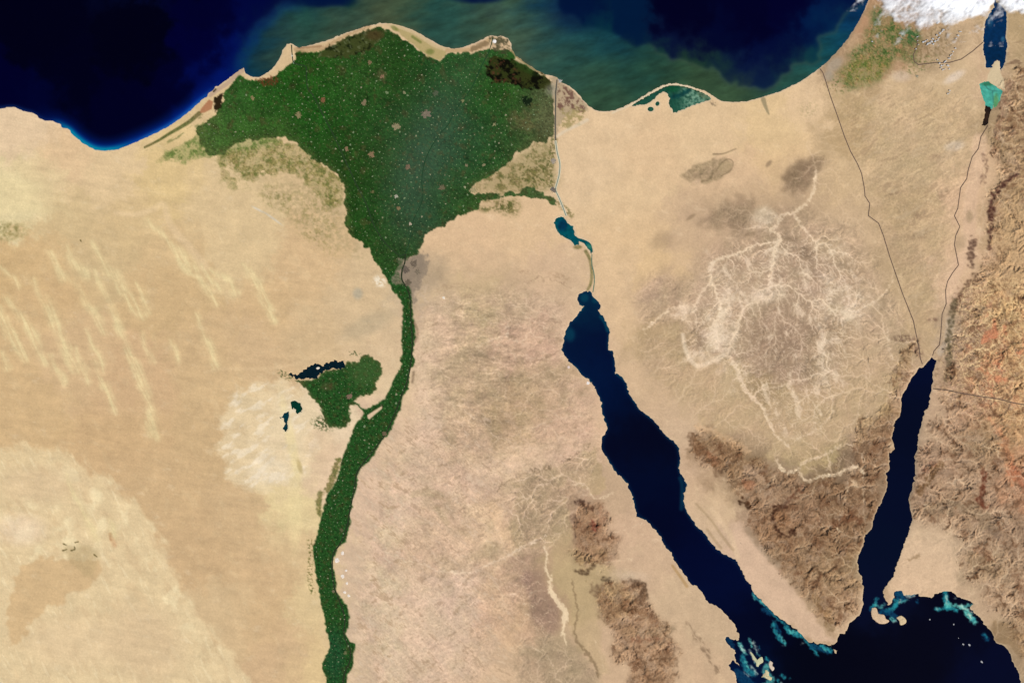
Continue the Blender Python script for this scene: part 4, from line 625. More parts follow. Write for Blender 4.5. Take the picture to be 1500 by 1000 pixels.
for a in [("1103,868 1108,876 1116,882 1124,890 1136,903 1148,912",1.5,1.2,0,.8),("1103,872 1106,877",1,1,1,.7),("1114,880 1119,884",1.4,1.2,1,.8),("1118,892 1128,898",3,2,-1,.8),
 ("1133,912 1135,922 1140,932 1146,940 1150,942",2.6,1.6,0,.85),("1136,914 1142,924 1144,934",1,1,-1,.9),("1142,930 1150,941",.8,.8,1,.8),("1152,917 1156,924 1164,927 1172,930",3,3.5,0,.9),("1156,924 1166,926",1.2,1.2,1,.7),("1172,928 1182,940 1190,948 1198,960",1.5,1.2,0,.85),("1175,941 1177,942",1,1,2,.5),
 ("1190,946 1204,950 1216,954",4.5,3,-1,.9),("1204,946 1212,950 1218,953",2.4,2,0,.9),("1207,950 1211,952",1,1,1,.7),
 ("1083,942 1088,952 1092,956",2.2,1.5,1,.85),("1085,946 1090,953",.8,.7,2,.9),("1097,934 1099,940 1102,946",1,.8,1,.85),("1103,940 1107,948 1109,954",1,1,2,.75),("1109,956 1112,960",.8,.8,1,.6),("1112,946 1112,948",.7,.7,0,.7),("1098,952 1103,962 1107,968",1.2,1,2,.6),
 ("1088,960 1090,972 1096,982 1104,986",3,4,0,.75),("1092,968 1096,976",.8,1,1,.9),("1100,975 1104,980 1109,986",.8,.7,2,.8),("1080,985 1090,995 1100,1005",6,8,-1,.7),("1090,984 1097,989",.6,.7,2,.6),("1063,933 1070,940 1074,950",3.5,3,-1,.6),("1124,975 1121,983 1126,990 1130,996 1120,1005",4.5,4.5,1,.7),("1122,963 1126,968",1.6,1.4,0,.9),
 ("1110,974 1108,970",2,1.5,1,.6),("1145,988 1149,992",1.6,1.6,0,.85),("1139,996 1142,1002",1.6,2,0,.85),("1157,993 1158,994",.7,.7,0,.6),("1144,1000 1146,1001",.7,.7,2,.6),("1146,945 1148,946",.5,.5,2,.4),
 ("1284,878 1281,886 1276,890",2.2,2,0,.85),("1282,885 1290,889 1296,884",1.4,1.2,1,.6),("1300,894 1308,890 1312,884",3,2.5,0,.85),("1276,892 1283,896 1290,899",2,2,-1,.8),("1292,896 1304,898 1312,904",4,3,-1,.8),("1306,905 1311,909",1.4,1.4,1,.8),("1310,910 1311,909",1,1,2,.7),
 ("1312,862 1316,872 1320,866 1322,876",4.5,4.5,-1,.95),("1310,878 1316,880 1310,888",1.6,1.6,0,.9),("1317,882 1320,878",.7,.7,2,.9),("1328,870 1334,872 1342,866",3.4,2.2,2,.7),("1334,871 1340,868",1,1,-1,.9),("1343,880 1344,882",1.6,1.4,-1,.95),("1330,878 1320,882",1,1,1,.7),
 ("1385,866 1386,878 1388,888",3,4.5,0,.9),("1386,872 1388,884",.9,.8,2,.8),("1370,891 1374,892 1390,890 1402,893",1.4,2.2,0,.9),("1372,891 1375,891",1,1,2,.5),("1386,886 1396,886 1406,888 1414,892",2,2.4,1,.75),("1398,875 1400,876",.8,.8,2,.4),("1408,888 1422,886",2,2,1,.8),("1405,886 1416,892 1424,896",1,1.4,2,.7),
 ("1416,896 1422,904 1427,910",3.4,3.4,1,.9),("1419,899 1424,906",1,1,2,.9),("1424,908 1428,905",1.5,1.5,0,.8),("1442,930 1446,936",3,2.4,-1,.95),("1442,928 1445,932",1,.8,0,.7)]:
    reef(*a, seed=int(rng.integers(0, 9000)))
LK = {'lagoon': (30, 78, 62), 'qarun': (6, 28, 38), 'rayan_a': (4, 52, 40), 'rayan_b': (4, 50, 60), 'bitter': (2, 78, 88), 'dead': (6, 44, 82), 'pond_a': (74, 168, 148), 'pond_b': (34, 26, 22)}
WC = {}
for n, c in LK.items():
    a = np.zeros_like(C); a[:] = c
    if n == 'lagoon':
        mix(a, (112, 150, 126), sm(GX, 985, 1015)*sm(noise(9, 0.4, 701), -2, 1.2)); mix(a, (14, 62, 62), warp(stroke(P("986,142 1000,138 1009,132"), 3, 2, 3), 1, 8, 703)*0.9); mix(a, (16, 76, 46), blob(985, 130, 10, 5)*0.7); mix(a, (84,100,72), blob(1030,140,10,4,30)*0.6)
    if n == 'bitter': mix(a, (2, 44, 74), blob(824, 330, 7, 8)*0.8); mix(a, (50, 120, 100), blob(863, 362, 5, 5)*0.8); mix(a, (16,84,70), sm(blur(land,2),0.15,0.5)*0.6)
    if n == 'dead': mix(a, (52, 104, 130), blob(1469, 58, 3, 4)*0.6+blob(1450, 30, 4, 10)*0.5); mix(a, (2, 34, 64), blob(1458, 80, 16, 16)*0.6)
    if n == 'pond_a': mix(a, (92, 150, 96), blob(1459, 150, 4, 12)*0.9); mix(a, (60, 122, 112), (stroke(P("1442,124 1450,132 1468,134"), .6, .6, .8)+stroke(P("1454,134 1455,150"), .6, .6, .8))*0.8); mix(a,(48,110,78),blob(1447,123,9,3)*0.8)
    if n == 'pond_b': mix(a, (58, 40, 30), blob(1444, 170, 5, 8)*0.6)
    if n == 'rayan_b': mix(a, (8, 34, 30), blob(418, 632, 3, 4)*0.8)
    WC[n] = a*(1+0.05*noise(10, 0.4, 711))[..., None]
# ------------------------------------------------------------ heights (km)
coastf = np.clip((blur(land, 2.5)-0.5)*2, 0, 1)
dune_h = 0.03*blur(dn, 1)
amp = 0.006+0.30*np.clip(mount, 0, 1)+0.055*plate+0.038*gal+0.03*blur((GX > 1200).astype(float), 10)
up = 0.9*blur(mount, 14)+0.30*blur(plate, 18)+0.12*blur(gal, 18)
crop_all = np.clip(g+valley_m+fay_m, 0, 1)
amp = amp*(1-0.9*blur(crop_all, 3)); amp = amp*(0.7+0.45*np.clip(noise(50, .6, 803), -1.2, 1.6))
Z = 0.07*(2*np.clip(land, 0, 1)-1)
Z = Z+coastf*(up+amp*np.clip(local, -2.2, 3.2)+dune_h+0.02*np.clip(noise(30, 0.6, 801), -1, 2)+0.02)
Z = Z+coastf*(0.004+0.016*np.clip(gal+plate+neg0, 0, 1)*(1-blur(crop_all, 2))+0.05*mount)*noise(7, 0.1, 805)
Z = np.where(land < 0.5, 0.07*(2*land-1)-0.25*np.clip(blur(1-land, 6)*2-1, 0, 1), np.maximum(Z, 0.012*(2*land-1)))
Z = np.where((spit > 0.5), np.maximum(Z, 0.02), Z)

KR = np.array([1.0, 1.0, 1.0])          # what a flat sheet in this light sends back per unit of its own colour
KR = np.array(K_LIGHT)
def albedo(c): return np.clip(lin(np.clip(c, 0, 255))/KR, 0.0, 0.92)

col = bpy.context.scene.collection
def tagk(o, label=None, cat=None, group=None, kind=None):
    if label: o['label'] = label
    if cat: o['category'] = cat
    if group: o['group'] = group
    if kind: o['kind'] = kind
    return o
def make_mesh(name, co, quads=None, tris=None, cols=None, alpha=None, mat=None, smooth=False):
    me = bpy.data.meshes.new(name); co = np.asarray(co, np.float32)
    k = 4 if quads is not None else 3; f = np.asarray(quads if quads is not None else tris, np.int32)
    me.vertices.add(len(co)); me.vertices.foreach_set('co', co.ravel())
    me.loops.add(f.size); me.loops.foreach_set('vertex_index', f.ravel())
    me.polygons.add(len(f)); me.polygons.foreach_set('loop_start', np.arange(0, f.size, k, dtype=np.int32))
    me.polygons.foreach_set('loop_total', np.full(len(f), k, np.int32))
    me.polygons.foreach_set('use_smooth', np.full(len(f), smooth, dtype=bool))
    if cols is not None:
        at = me.color_attributes.new('albedo', 'FLOAT_COLOR', 'POINT')
        rgba = np.ones((len(co), 4), np.float32); rgba[:, :3] = cols
        if alpha is not None: rgba[:, 3] = alpha
        at.data.foreach_set('color', rgba.ravel())
    me.update(); me.validate()
    if mat: me.materials.append(mat)
    o = bpy.data.objects.new(name, me); col.objects.link(o); return o

def material(name, rough=0.95, spec=0.1, tex=(2.5, 0.06), color=None, alpha=False, bump=0.0):
    m = bpy.data.materials.new(name); m.use_nodes = True; nt = m.node_tree; b = nt.nodes['Principled BSDF']
    b.inputs['Roughness'].default_value = rough; b.inputs['Specular IOR Level'].default_value = spec
    if color is None:
        a = nt.nodes.new('ShaderNodeAttribute'); a.attribute_name = 'albedo'; src = a.outputs['Color']
    else:
        rgb = nt.nodes.new('ShaderNodeRGB'); rgb.outputs[0].default_value = tuple(albedo(color))+(1,); src = rgb.outputs[0]
    geo = nt.nodes.new('ShaderNodeNewGeometry')
    no = nt.nodes.new('ShaderNodeTexNoise'); no.inputs['Scale'].default_value = 1.0/tex[0]; no.inputs['Detail'].default_value = 5; no.inputs['Roughness'].default_value = 0.65
    nt.links.new(geo.outputs['Position'], no.inputs['Vector'])
    mr = nt.nodes.new('ShaderNodeMapRange'); mr.inputs['From Min'].default_value = 0.25; mr.inputs['From Max'].default_value = 0.75
    mr.inputs['To Min'].default_value = 1-tex[1]; mr.inputs['To Max'].default_value = 1+tex[1]; nt.links.new(no.outputs['Fac'], mr.inputs['Value'])
    mul = nt.nodes.new('ShaderNodeVectorMath'); mul.operation = 'SCALE'; nt.links.new(src, mul.inputs[0]); nt.links.new(mr.outputs[0], mul.inputs['Scale'])
    nt.links.new(mul.outputs[0], b.inputs['Base Color'])
    if bump:
        bp = nt.nodes.new('ShaderNodeBump'); bp.inputs['Strength'].default_value = bump; bp.inputs['Distance'].default_value = 0.3
        nt.links.new(no.outputs['Fac'], bp.inputs['Height']); nt.links.new(bp.outputs[0], b.inputs['Normal'])
    if alpha: nt.links.new(a.outputs['Alpha'], b.inputs['Alpha'])
    return m
M_land = material('desert_land', 1.0, 0.0, (1.6, 0.07)); M_crop = material('crop_fields', 1.0, 0.0, (0.9, 0.16)); M_sea = material('sea_water', 0.6, 0.012, (6.0, 0.05))
M_cloud = material('cloud_vapour', 1.0, 0.0, (2.0, 0.02), alpha=True)

# ------------------------------------------------------------ ground, hills and fields: one continuous relief, cut into named pieces
xs = WX(gx).copy(); ys = WY(gy).copy(); 
XX, YY = np.meshgrid(xs, ys)
A = albedo(C)
fm = lambda a: 0.25*(a[:-1, :-1]+a[1:, :-1]+a[:-1, 1:]+a[1:, 1:])
fX, fY = fm(GX), fm(GY)
lab = np.zeros(fX.shape, np.int8)
hm_ = fm(mount) > 0.45
lab[hm_ & (fX < 1010) & (fY > 700)] = 1; lab[hm_ & (fX > 1005) & (fX < 1345) & (fY > 600)] = 2; lab[hm_ & (fX >= 1332) & (lab != 2)] = 3
lab[(fm(fold) > 0.5)] = 4
lab[fm(g) > 0.5] = 5; lab[fm(valley_m) > 0.5] = 6; lab[fm(fay_m) > 0.5] = 7; lab[fm(gaza_k) > 0.45] = 8
lab[(fm(np.maximum(man, bur)) > 0.5)] = 9
lab[(fm(wolive) > 0.5) & (lab == 0)] = 10
lab[fm(land) < 0.35] = 0
def cut(name, sel, z, cols, mat):
    idx = np.flatnonzero(sel.ravel()); j, i = np.divmod(idx, NX-1)
    q = np.stack([j*NX+i, (j+1)*NX+i, (j+1)*NX+i+1, j*NX+i+1], 1)
    u, inv = np.unique(q, return_inverse=True)
    co = np.stack([XX.ravel()[u], YY.ravel()[u], (z.ravel()[u] if isinstance(z, np.ndarray) else np.full(len(u), z))], 1)
    return make_mesh(name, co, quads=inv.reshape(-1, 4), cols=cols.reshape(-1, 3)[u], mat=mat)
tagk(cut('desert_ground', lab == 0, Z, A, M_land), 'sandy beige desert ground with pale dunes and dry river beds', kind='structure')
tagk(cut('hills', lab == 1, Z, A, M_land), 'dark brown rugged hills west of the wide gulf', kind='structure')
tagk(cut('hills', lab == 2, Z, A, M_land), 'dark reddish mountains filling the tip of the triangular peninsula', kind='structure')
tagk(cut('hills', lab == 3, Z, A, M_land), 'reddish brown and orange highlands east of the narrow gulf', kind='structure')
tagk(cut('hills', lab == 4, Z, A, M_land), 'small grey olive folded ridge in the sand of the northern peninsula', kind='structure')
tagk(cut('cropland', lab == 5, Z+0.004, A, M_crop), 'dark green fan of farmland spreading over the river delta', 'cropland', kind='stuff')
tagk(cut('cropland', lab == 6, Z+0.004, A, M_crop), 'narrow winding green strip of farmland along the river valley', 'cropland', kind='stuff')
tagk(cut('cropland', lab == 7, Z+0.004, A, M_crop), 'leaf shaped green oasis farmland west of the river valley', 'cropland', kind='stuff')
tagk(cut('cropland', lab == 8, Z+0.004, A, M_crop), 'mottled green and brown farmland beside the north eastern shore', 'cropland', kind='stuff')
tagk(cut('marsh', lab == 9, Z+0.004, A, M_crop), 'blackish brown marsh at the northern edge of the delta', 'marsh', kind='stuff')
tagk(cut('cropland', lab == 10, Z+0.004, A, M_crop), 'patchy olive farmland fading into sand along the western delta edge', 'cropland', kind='stuff')

# the land and sea beyond the mapped square, coarser
ex = np.concatenate([np.arange(X0-1500, X0, 6.0), [X0+1.2], np.linspace(X0+3, X1-3, 40), [X1-1.2], np.arange(X1+5.0, X1+1500, 6.0)])
ey = np.concatenate([np.arange(Y0-1300, Y0, 6.0), [Y0+1.2], np.linspace(Y0+3, Y1-3, 30), [Y1-1.2], np.arange(Y1+5.0, Y1+1300, 6.0)])
EX, EY = np.meshgrid(ex, ey)
def refl(v, a, b): w = b-a; t = np.mod(v-a, 2*w); return a+np.where(t > w, 2*w-t, t)
rx, ry = refl(EX, X0+1, X1-1), refl(EY, Y0+1, Y1-1)
ring = (EX < X0+2) | (EX > X1-2) | (EY < Y0+2) | (EY > Y1-2)
wat = sample(water, rx, ry)[..., None]; cm = sample(C, rx, ry)*(1-wat)+(sample(S, rx, ry)*(ry < 300)[..., None]+sample(R, rx, ry)*(ry >= 300)[..., None])*wat
ez = np.where(wat[..., 0] > 0.5, -0.01, sample(Z, rx, ry)-0.02)
rk = ring[:-1, :-1] & ring[1:, :-1] & ring[:-1, 1:] & ring[1:, 1:]
rk &= ~((EX[:-1, :-1] > X0) & (EX[:-1, 1:] < X1) & (EY[:-1, :-1] > Y0) & (EY[1:, :-1] < Y1))
idx = np.flatnonzero(rk.ravel()); j, i = np.divmod(idx, EX.shape[1]-1); w_ = EX.shape[1]
qd = np.stack([(j+1)*w_+i, (j+1)*w_+i+1, j*w_+i+1, j*w_+i], 1); u, inv = np.unique(qd, return_inverse=True)
tagk(make_mesh('terrain', np.stack([WX(EX.ravel()[u]), WY(EY.ravel()[u]), ez.ravel()[u]], 1), quads=inv.reshape(-1, 4), cols=albedo(cm.reshape(-1, 3)[u]), mat=M_land), 'land and sea stretching on past the mapped country', kind='structure')

def sheet(name, mask, z, colr, label):
    return tagk(cut(name, fm(blur(np.clip(mask, 0, 1), 2.0)) > 0.02, z, albedo(colr), M_sea), label, kind='structure')
sheet('sea', sea_m, 0.0, S, 'navy blue northern sea with a murky green sediment plume along the delta')
sheet('sea', red_m, 0.0, R, 'dark navy sea of two long gulfs meeting below the peninsula with turquoise reefs')
LBL = {'lagoon': 'green and pale teal lagoon behind a thin curved sand bar', 'qarun': 'long dark lake along the top of the leaf shaped oasis', 'rayan_a': 'small round dark green lake below the oasis, the upper of two',
 'rayan_b': 'small narrow dark teal lake below the oasis, the lower of two', 'bitter': 'teal lake on the canal above the wide gulf', 'dead': 'long dark blue lake partly under cloud in the north east', 'pond_a': 'bright turquoise salt pond below the long blue lake', 'pond_b': 'narrow blackish salt pond just below the turquoise one'}
for k, n in enumerate(LAKES):
    sheet('lake' if not n.startswith('pond') else 'pond_water', lake_m[n], -0.002*(k+1), WC[n], LBL[n])

# ------------------------------------------------------------ ribbons: river, canal, drawn border lines
def ribbon(name, pts, hw, colr, label, kind, cat=None, lift=0.012, smooth=True, group=None):
    p = curve(P(pts), 6) if smooth else P(pts)
    seg = [p[0]]
    for a, b in zip(p[:-1], p[1:]):
        n = max(1, int(np.hypot(*(b-a))/1.2))
        for t in range(1, n+1): seg.append(a+(b-a)*t/n)
    p = np.array(seg); d = np.gradient(p, axis=0); d /= np.maximum(np.hypot(d[:, 0], d[:, 1])[:, None], 1e-6); nrm = np.stack([-d[:, 1], d[:, 0]], 1)
    zt = np.maximum(sample(Z, p[:, 0], p[:, 1]), np.maximum(sample(Z, p[:, 0]+1, p[:, 1]+1), sample(Z, p[:, 0]-1, p[:, 1]-1)))
    for _ in range(2): zt = np.maximum(zt, np.convolve(np.pad(zt, 1, 'edge'), [.33, .34, .33], 'valid'))
    rows = []
    for o, dz in ((-hw*1.5, -0.02), (-hw, lift), (hw, lift), (hw*1.5, -0.02)):
        q = p+nrm*o; rows.append(np.stack([WX(q[:, 0]), WY(q[:, 1]), zt+dz], 1))
    n = len(p); co = np.concatenate(rows); q = []
    for r in range(3):
        i = np.arange(n-1); q.append(np.stack([r*n+i, (r+1)*n+i, (r+1)*n+i+1, r*n+i+1], 1))
    return tagk(make_mesh(name, co, quads=np.concatenate(q), mat=material(name, 1.0 if kind != 'w' else 0.5, 0.0, (3, 0.05), colr)), label, cat, group, 'structure' if kind == 'w' else kind)
RIV = (44, 60, 40)
ribbon('river', "594,372 593,384 589,396 589,410 597,424 601,440 602,470 604,500 602,530 597,556 588,580 578,606 564,636 543,664 524,690 519,716 513,745 508,772 498,796 488,812 487,840 490,860 498,882 505,905 504,930 512,948 513,966 505,985 502,1005 498,1040", 0.85, (44, 54, 36), 'thin dark river winding down the green valley strip', 'w')
ribbon('river', "594,372 585,374 575,366 566,358 556,344 546,326 537,300 522,270 508,240 492,205 474,170 460,142 451,130 449,112 448,98 438,95 430,91 428,80 427,66", 0.6, RIV, 'thin dark western river branch crossing the delta fields', 'w')
ribbon('river', "594,372 600,352 606,322 619,292 618,262 624,232 640,202 657,182 668,160 690,130 704,100 716,76 722,56", 0.5, (36, 66, 42), 'thin eastern river branch crossing the delta fields', 'w')
ribbon('canal', "816,117 814,135 813.5,170 813.5,206", 0.8, (96, 92, 82), 'straight grey canal running south from the northern shore', 'structure', 'canal', smooth=False)
ribbon('canal', "813.5,206 816,222 820,240 819,256 816,268 814,278 819,290 824,302 830,316", 1.35, (206, 200, 172), 'pale canal banks between the straight cut and the teal lake', 'structure', 'canal')
ribbon('canal', "814,207 816,222 820,240 819,256 816,268 814,278 819,290 824,302 829,316", 0.42, (92, 118, 108), 'thin teal water line between the pale canal banks', 'structure', 'canal', lift=0.03)
ribbon('canal', "867,373 867,388 870,400 870.5,414 868.5,428", 0.55, (96, 124, 104), 'thin canal linking the teal lake to the wide gulf', 'structure', 'canal')
LINE = (108, 90, 78)  # political border lines, map markings added as ribbons on the ground
ribbon('border_line', "1201,101 1205,106 1209,117 1216,140 1226,168 1237,200 1246,222 1256,240 1262,254 1266,275 1267,287 1274,298 1272,316 1287,327 1294,345 1303,375 1311,398 1322,430 1338,470 1342,490 1346,508 1348,525 1351,533", 0.48, LINE, 'thin dark drawn frontier line slanting across the desert from the northern shore', 'structure', lift=0.05, smooth=False)
ribbon('border_line', "1447,184 1437,200 1433,218 1424,230 1418,250 1416,262 1407,275 1403,305 1398,316 1406,332 1400,345 1398,358 1404,388 1395,400 1388,412 1385,425 1386,445 1380,460 1378,490 1376,505 1368,514 1366,521", 0.48, LINE, 'thin dark drawn frontier line winding down the rift floor to the narrow gulf', 'structure', lift=0.05, smooth=False)
ribbon('border_line', "1367,569 1385,571 1410,576 1440,581 1462,584 1485,590 1520,596", 0.48, LINE, 'straight thin dark drawn frontier line crossing the brown eastern hills', 'structure', lift=0.05, smooth=False)
ribbon('border_line', "1440,62 1425,75 1408,87 1390,92 1370,92 1345,95 1339,90 1338,80 1343,70 1344,55", 0.5, LINE, 'short bent dark drawn frontier line under the scattered clouds', 'structure', lift=0.05, smooth=False)

# ------------------------------------------------------------ towns
def town_mesh(name, r, colr, blocks, seed, mat):
    """an uneven built-up mound with low blocks of buildings; r in photograph pixels"""
    q = np.random.default_rng(seed); R_ = r*KM; co = []; tr = []; n = max(9, int(8+r*3))
    rad = 1+0.45*q.standard_normal(n).clip(-1.3, 1.7); rad = (rad+np.roll(rad, 1)*0.25)/1.25
    for k in range(n):
        a = 2*math.pi*k/n
        co.append((R_*rad[k]*math.cos(a)*1.15, R_*rad[k]*math.sin(a)*1.15, -0.03))
    for k in range(n):
        a = 2*math.pi*k/n
        co.append((R_*rad[k]*math.cos(a)*0.92, R_*rad[k]*math.sin(a)*0.92, 0.03))
    co.append((0, 0, 0.035)); c = len(co)-1
    for k in range(n):
        k2 = (k+1) % n; tr += [(k, k2, n+k), (k2, n+k2, n+k), (n+k, n+k2, c)]
    cc = [np.array(colr)*0.96]*(2*n+1)
    for b in range(blocks):
        a = q.random()*2*math.pi; d = R_*abs(q.normal(0, 0.62 if r > 3 else 0.4)); x, y = d*math.cos(a), d*math.sin(a)
        s = (0.10+0.16*q.random())*(1.0 if r > 1.6 else 0.6); h = 0.05+0.05*q.random(); t = q.random()*1.5; i = len(co)
        for zz in (0.0, h):
            for u, v in ((-1, -1), (1, -1), (1, 1), (-1, 1)):
                co.append((x+s*(u*math.cos(t)-v*math.sin(t)), y+0.8*s*(u*math.sin(t)+v*math.cos(t)), zz))
        for k in range(4):
            k2 = (k+1) % 4; tr += [(i+k, i+k2, i+4+k), (i+k2, i+4+k2, i+4+k)]
        tr += [(i+4, i+5, i+6), (i+4, i+6, i+7)]
        cc += [np.array(colr)*(0.86+0.26*q.random())]*8
    return make_mesh(name, co, tris=tr, cols=albedo(np.array(cc)), mat=mat)
M_town = material('town_blocks', 0.95, 0.1, (0.5, 0.1))
def place(o, x, y, dz=0.02):
    o.location = (float(WX(x)), float(WY(y)), float(max(0.0, sample(Z, x, y)))+dz); return o
GREY, TAN, BRN = (142, 132, 112), (168, 158, 122), (150, 120, 88)
CITY = [(544,226,4.6,(150,126,92),'tan brown town just above the middle of the delta, largest on its western half'),(508,219,3.4,(150,124,92),'brownish town near the western edge of the delta farmland'),(597,245,4.0,(134,116,92),'grey brown town in the hazy centre of the delta'),
 (580,287,2.8,(186,184,160),'small bright whitish town low in the middle of the delta'),(573,287,1.9,(120,128,88),'small dull town touching the bright whitish one on its west'),(546,281,2.6,(110,108,66),'small olive town in the lower western delta'),(583,305,3.2,(142,124,88),'small brown town just south of the bright whitish one'),
 (601,328,2.5,(196,184,158),'little bright pale town near the narrow foot of the delta'),(647,275,4.2,(120,112,84),'olive grey town near the eastern delta edge'),(683,242,2.8,(140,132,100),'small tan town at the mid eastern delta'),(694,279,4.0,(190,176,130),'pale cream town where the green corridor leaves the delta'),
 (681,274,1.8,(176,180,140),'tiny pale town just west of the cream corridor town'),(708,242,2.4,(150,144,106),'small sandy town at the ragged eastern delta edge'),(437,168,4.6,(150,140,98),'starlike pale tan town in the western delta'),(473,146,4.0,(136,98,66),'reddish brown town in the north western delta'),
 (534,151,3.8,(142,128,96),'tan town in the north of the delta centre'),(581,185,5.4,(158,148,112),'large pale tan town in the northern delta centre'),(541,92,3.2,(136,118,84),'small brown town under the northern marsh'),(560,112,3.4,(150,122,92),'small brown town on the brown fields below the northern marsh'),
 (370,144,3.6,(150,138,92),'small pale town in the north western corner of the delta'),(623,167,6.4,(138,128,108),'largest grey town in the north eastern delta'),(638,137,4.2,(92,104,78),'dim grey green town north of the largest grey town'),(592,136,2.6,(150,150,110),'small pale town right of the northern delta centre'),
 (724,182,2.4,(150,146,104),'small tan town on the brown eastern fields'),(678,148,2.4,(140,142,96),'small pale town in the north eastern delta'),(567,136,2.6,(128,148,104),'small green grey town in the northern delta'),(511,580,4.0,(140,116,96),'brown grey town at the stem of the leaf shaped oasis'),
 (563,635,3.6,(122,108,82),'brown grey town on the east bank of the upper valley strip'),(500,775,3.0,(96,100,66),'small dull town in the lower valley strip'),(488,866,2.8,(128,120,92),'small tan town at the valley bend beside the white quarries'),(506,955,3.0,(112,116,76),'dull town near the lowest bend of the valley strip'),
 (595,395,6.0,(120,108,94),'large grey capital city at the foot of the delta'),(606,386,5.4,(130,116,98),'grey eastern suburb of the capital city'),(598,414,5.0,(124,112,92),'grey southern suburb of the capital city along the river'),(612,398,4.6,(148,134,112),'pale outer suburb at the desert side of the capital city'),
 (811,278,4.0,(132,124,112),'grey town beside the pale canal banks'),(811,236,4.0,(178,168,150),'pale grey town halfway down the canal'),(820,119,3.0,(198,196,188),'bright port town where the canal meets the sea'),(1343,112,2.6,(176,168,140),'small pale town below the scattered clouds')]
for k, (x, y, r, c, lb) in enumerate(CITY):
    o = town_mesh('town', r*0.8, np.array(c)*0.9, int(26*r), 900+k, M_town); place(o, x, y); tagk(o, lb, 'town')
# hamlets: spread over the fields with a minimum gap
VN = -noise(40, 0.6, 830)
def spread(mask, gap, n, seed):
    q = np.random.default_rng(seed); pts = []; cell = {}
    ys_, xs_ = np.nonzero(mask > 0.9)
    for t in q.permutation(len(xs_)):
        x = gx[xs_[t]]+q.uniform(-.6, .6); y = gy[ys_[t]]+q.uniform(-.6, .6)
        if not (-10 < x < 1510 and -10 < y < 1010): continue
        c = (int(x//gap), int(y//gap))
        if any((x-a)**2+(y-b)**2 < gap*gap for i in (-1, 0, 1) for j in (-1, 0, 1) for a, b in cell.get((c[0]+i, c[1]+j), ())): continue
        if any((x-cx_)**2+(y-cy_)**2 < (r_*1.3+1)**2 for cx_, cy_, r_, _, _ in CITY): continue
        if sample(VN, x, y) > q.random()*3-1.2: continue
        cell.setdefault(c, []).append((x, y)); pts.append((x, y))
        if len(pts) >= n: break
    return pts
d_in = g*(1-blur(np.maximum(man, bur), 2))*sm(blur(g, 4), 0.75, 0.95)
vp = [(x, y, 0) for x, y in spread(d_in, 5.8, 1500, 7)]+[(x, y, 1) for x, y in spread(sm(blur(valley_m, 2), .8, .95), 5.2, 400, 8)]+[(x, y, 2) for x, y in spread(sm(blur(fay_m, 2), .8, .95), 5.4, 100, 9)]
q = np.random.default_rng(12); size = q.gamma(2.2, 0.30, len(vp))*0.42+0.36; order = np.argsort(-size)
protos = [town_mesh('village', 1.0, (np.array((118, 136, 100)) if k % 3 else np.array((144, 144, 112))), 5, 40+k, M_town) for k in range(6)]
VL = ['tiny pale village dot among the dark green delta fields', 'tiny pale village dot on the narrow green valley strip', 'tiny pale village dot inside the leaf shaped oasis']
VG = ['villages dotted over the delta fields', 'villages dotted along the river valley', 'villages dotted over the oasis']
rest = []
used = set()
for k, i in enumerate(order):
    x, y, w = vp[i]
    if k < 300:
        pi = k % 6
        if pi in used: o = protos[pi].copy(); col.objects.link(o)
        else: o = protos[pi]; used.add(pi)
        place(o, x, y, 0.015); o.scale = (size[i], size[i]*q.uniform(.75, 1.2), 1); o.rotation_euler = (0, 0, q.random()*6.28); tagk(o, VL[w], 'village', VG[w])
    else: rest.append((x, y, size[i]*0.92))
co = []; tr = []; cc = []
for x, y, s in rest:
    b = len(co); X_, Y_ = float(WX(x)), float(WY(y)); z0 = float(max(0, sample(Z, x, y)))+0.012; n = 7; c0 = np.array((112, 134, 90))*q.uniform(.75, 1.15); s *= KM
    for k in range(n):
        a = 6.283*k/n; rr = s*q.uniform(.7, 1.25); co += [(X_+rr*math.cos(a)*1.2, Y_+rr*math.sin(a)*1.2, z0-0.03)]
    for k in range(n):
        v = co[b+k]; co.append((X_+(v[0]-X_)*.75, Y_+(v[1]-Y_)*.75, z0+0.03))
    co.append((X_, Y_, z0+0.06)); c = len(co)-1
    for k in range(n):
        k2 = (k+1) % n; tr += [(b+k, b+k2, b+n+k), (b+k2, b+n+k2, b+n+k), (b+n+k, b+n+k2, c)]
    cc += [c0]*(2*n+1)
tagk(make_mesh('hamlets', co, tris=tr, cols=albedo(np.array(cc)), mat=M_town), 'countless faint pale specks of hamlets over the green farmland', 'hamlets', kind='stuff')

# ------------------------------------------------------------ bare pale patches, islands, clouds
def mound(name, x, y, r, colr, label, cat, seed, h=0.05, sx=1.0, ang=0):
    q = np.random.default_rng(seed); n = 18; rings = 5; co = []; tr = []; cc = []
    rad = 1+0.22*np.convolve(q.standard_normal(n+4), [.25, .5, .25], 'same')[2:-2]
    for k in range(rings+1):
        f = 1-k/rings
        for a in range(n):
            t = 6.283*a/n; u = r*KM*f*rad[a]*math.cos(t)*sx; v = r*KM*f*rad[a]*math.sin(t); ca, sa = math.cos(math.radians(ang)), math.sin(math.radians(ang))
            co.append((u*ca-v*sa, u*sa+v*ca, (-0.04 if k == 0 else h*(1-f*f)*(1+0.4*q.standard_normal()))))
            cc.append(np.array(colr)*(1+0.05*q.standard_normal()))
    for k in range(rings):
        for a in range(n):
            a2 = (a+1) % n; tr += [(k*n+a, k*n+a2, (k+1)*n+a), (k*n+a2, (k+1)*n+a2, (k+1)*n+a)]
    o = make_mesh(name, co, tris=tr, cols=albedo(np.array(cc)), mat=M_town); place(o, x, y, 0.01); return tagk(o, label, cat)
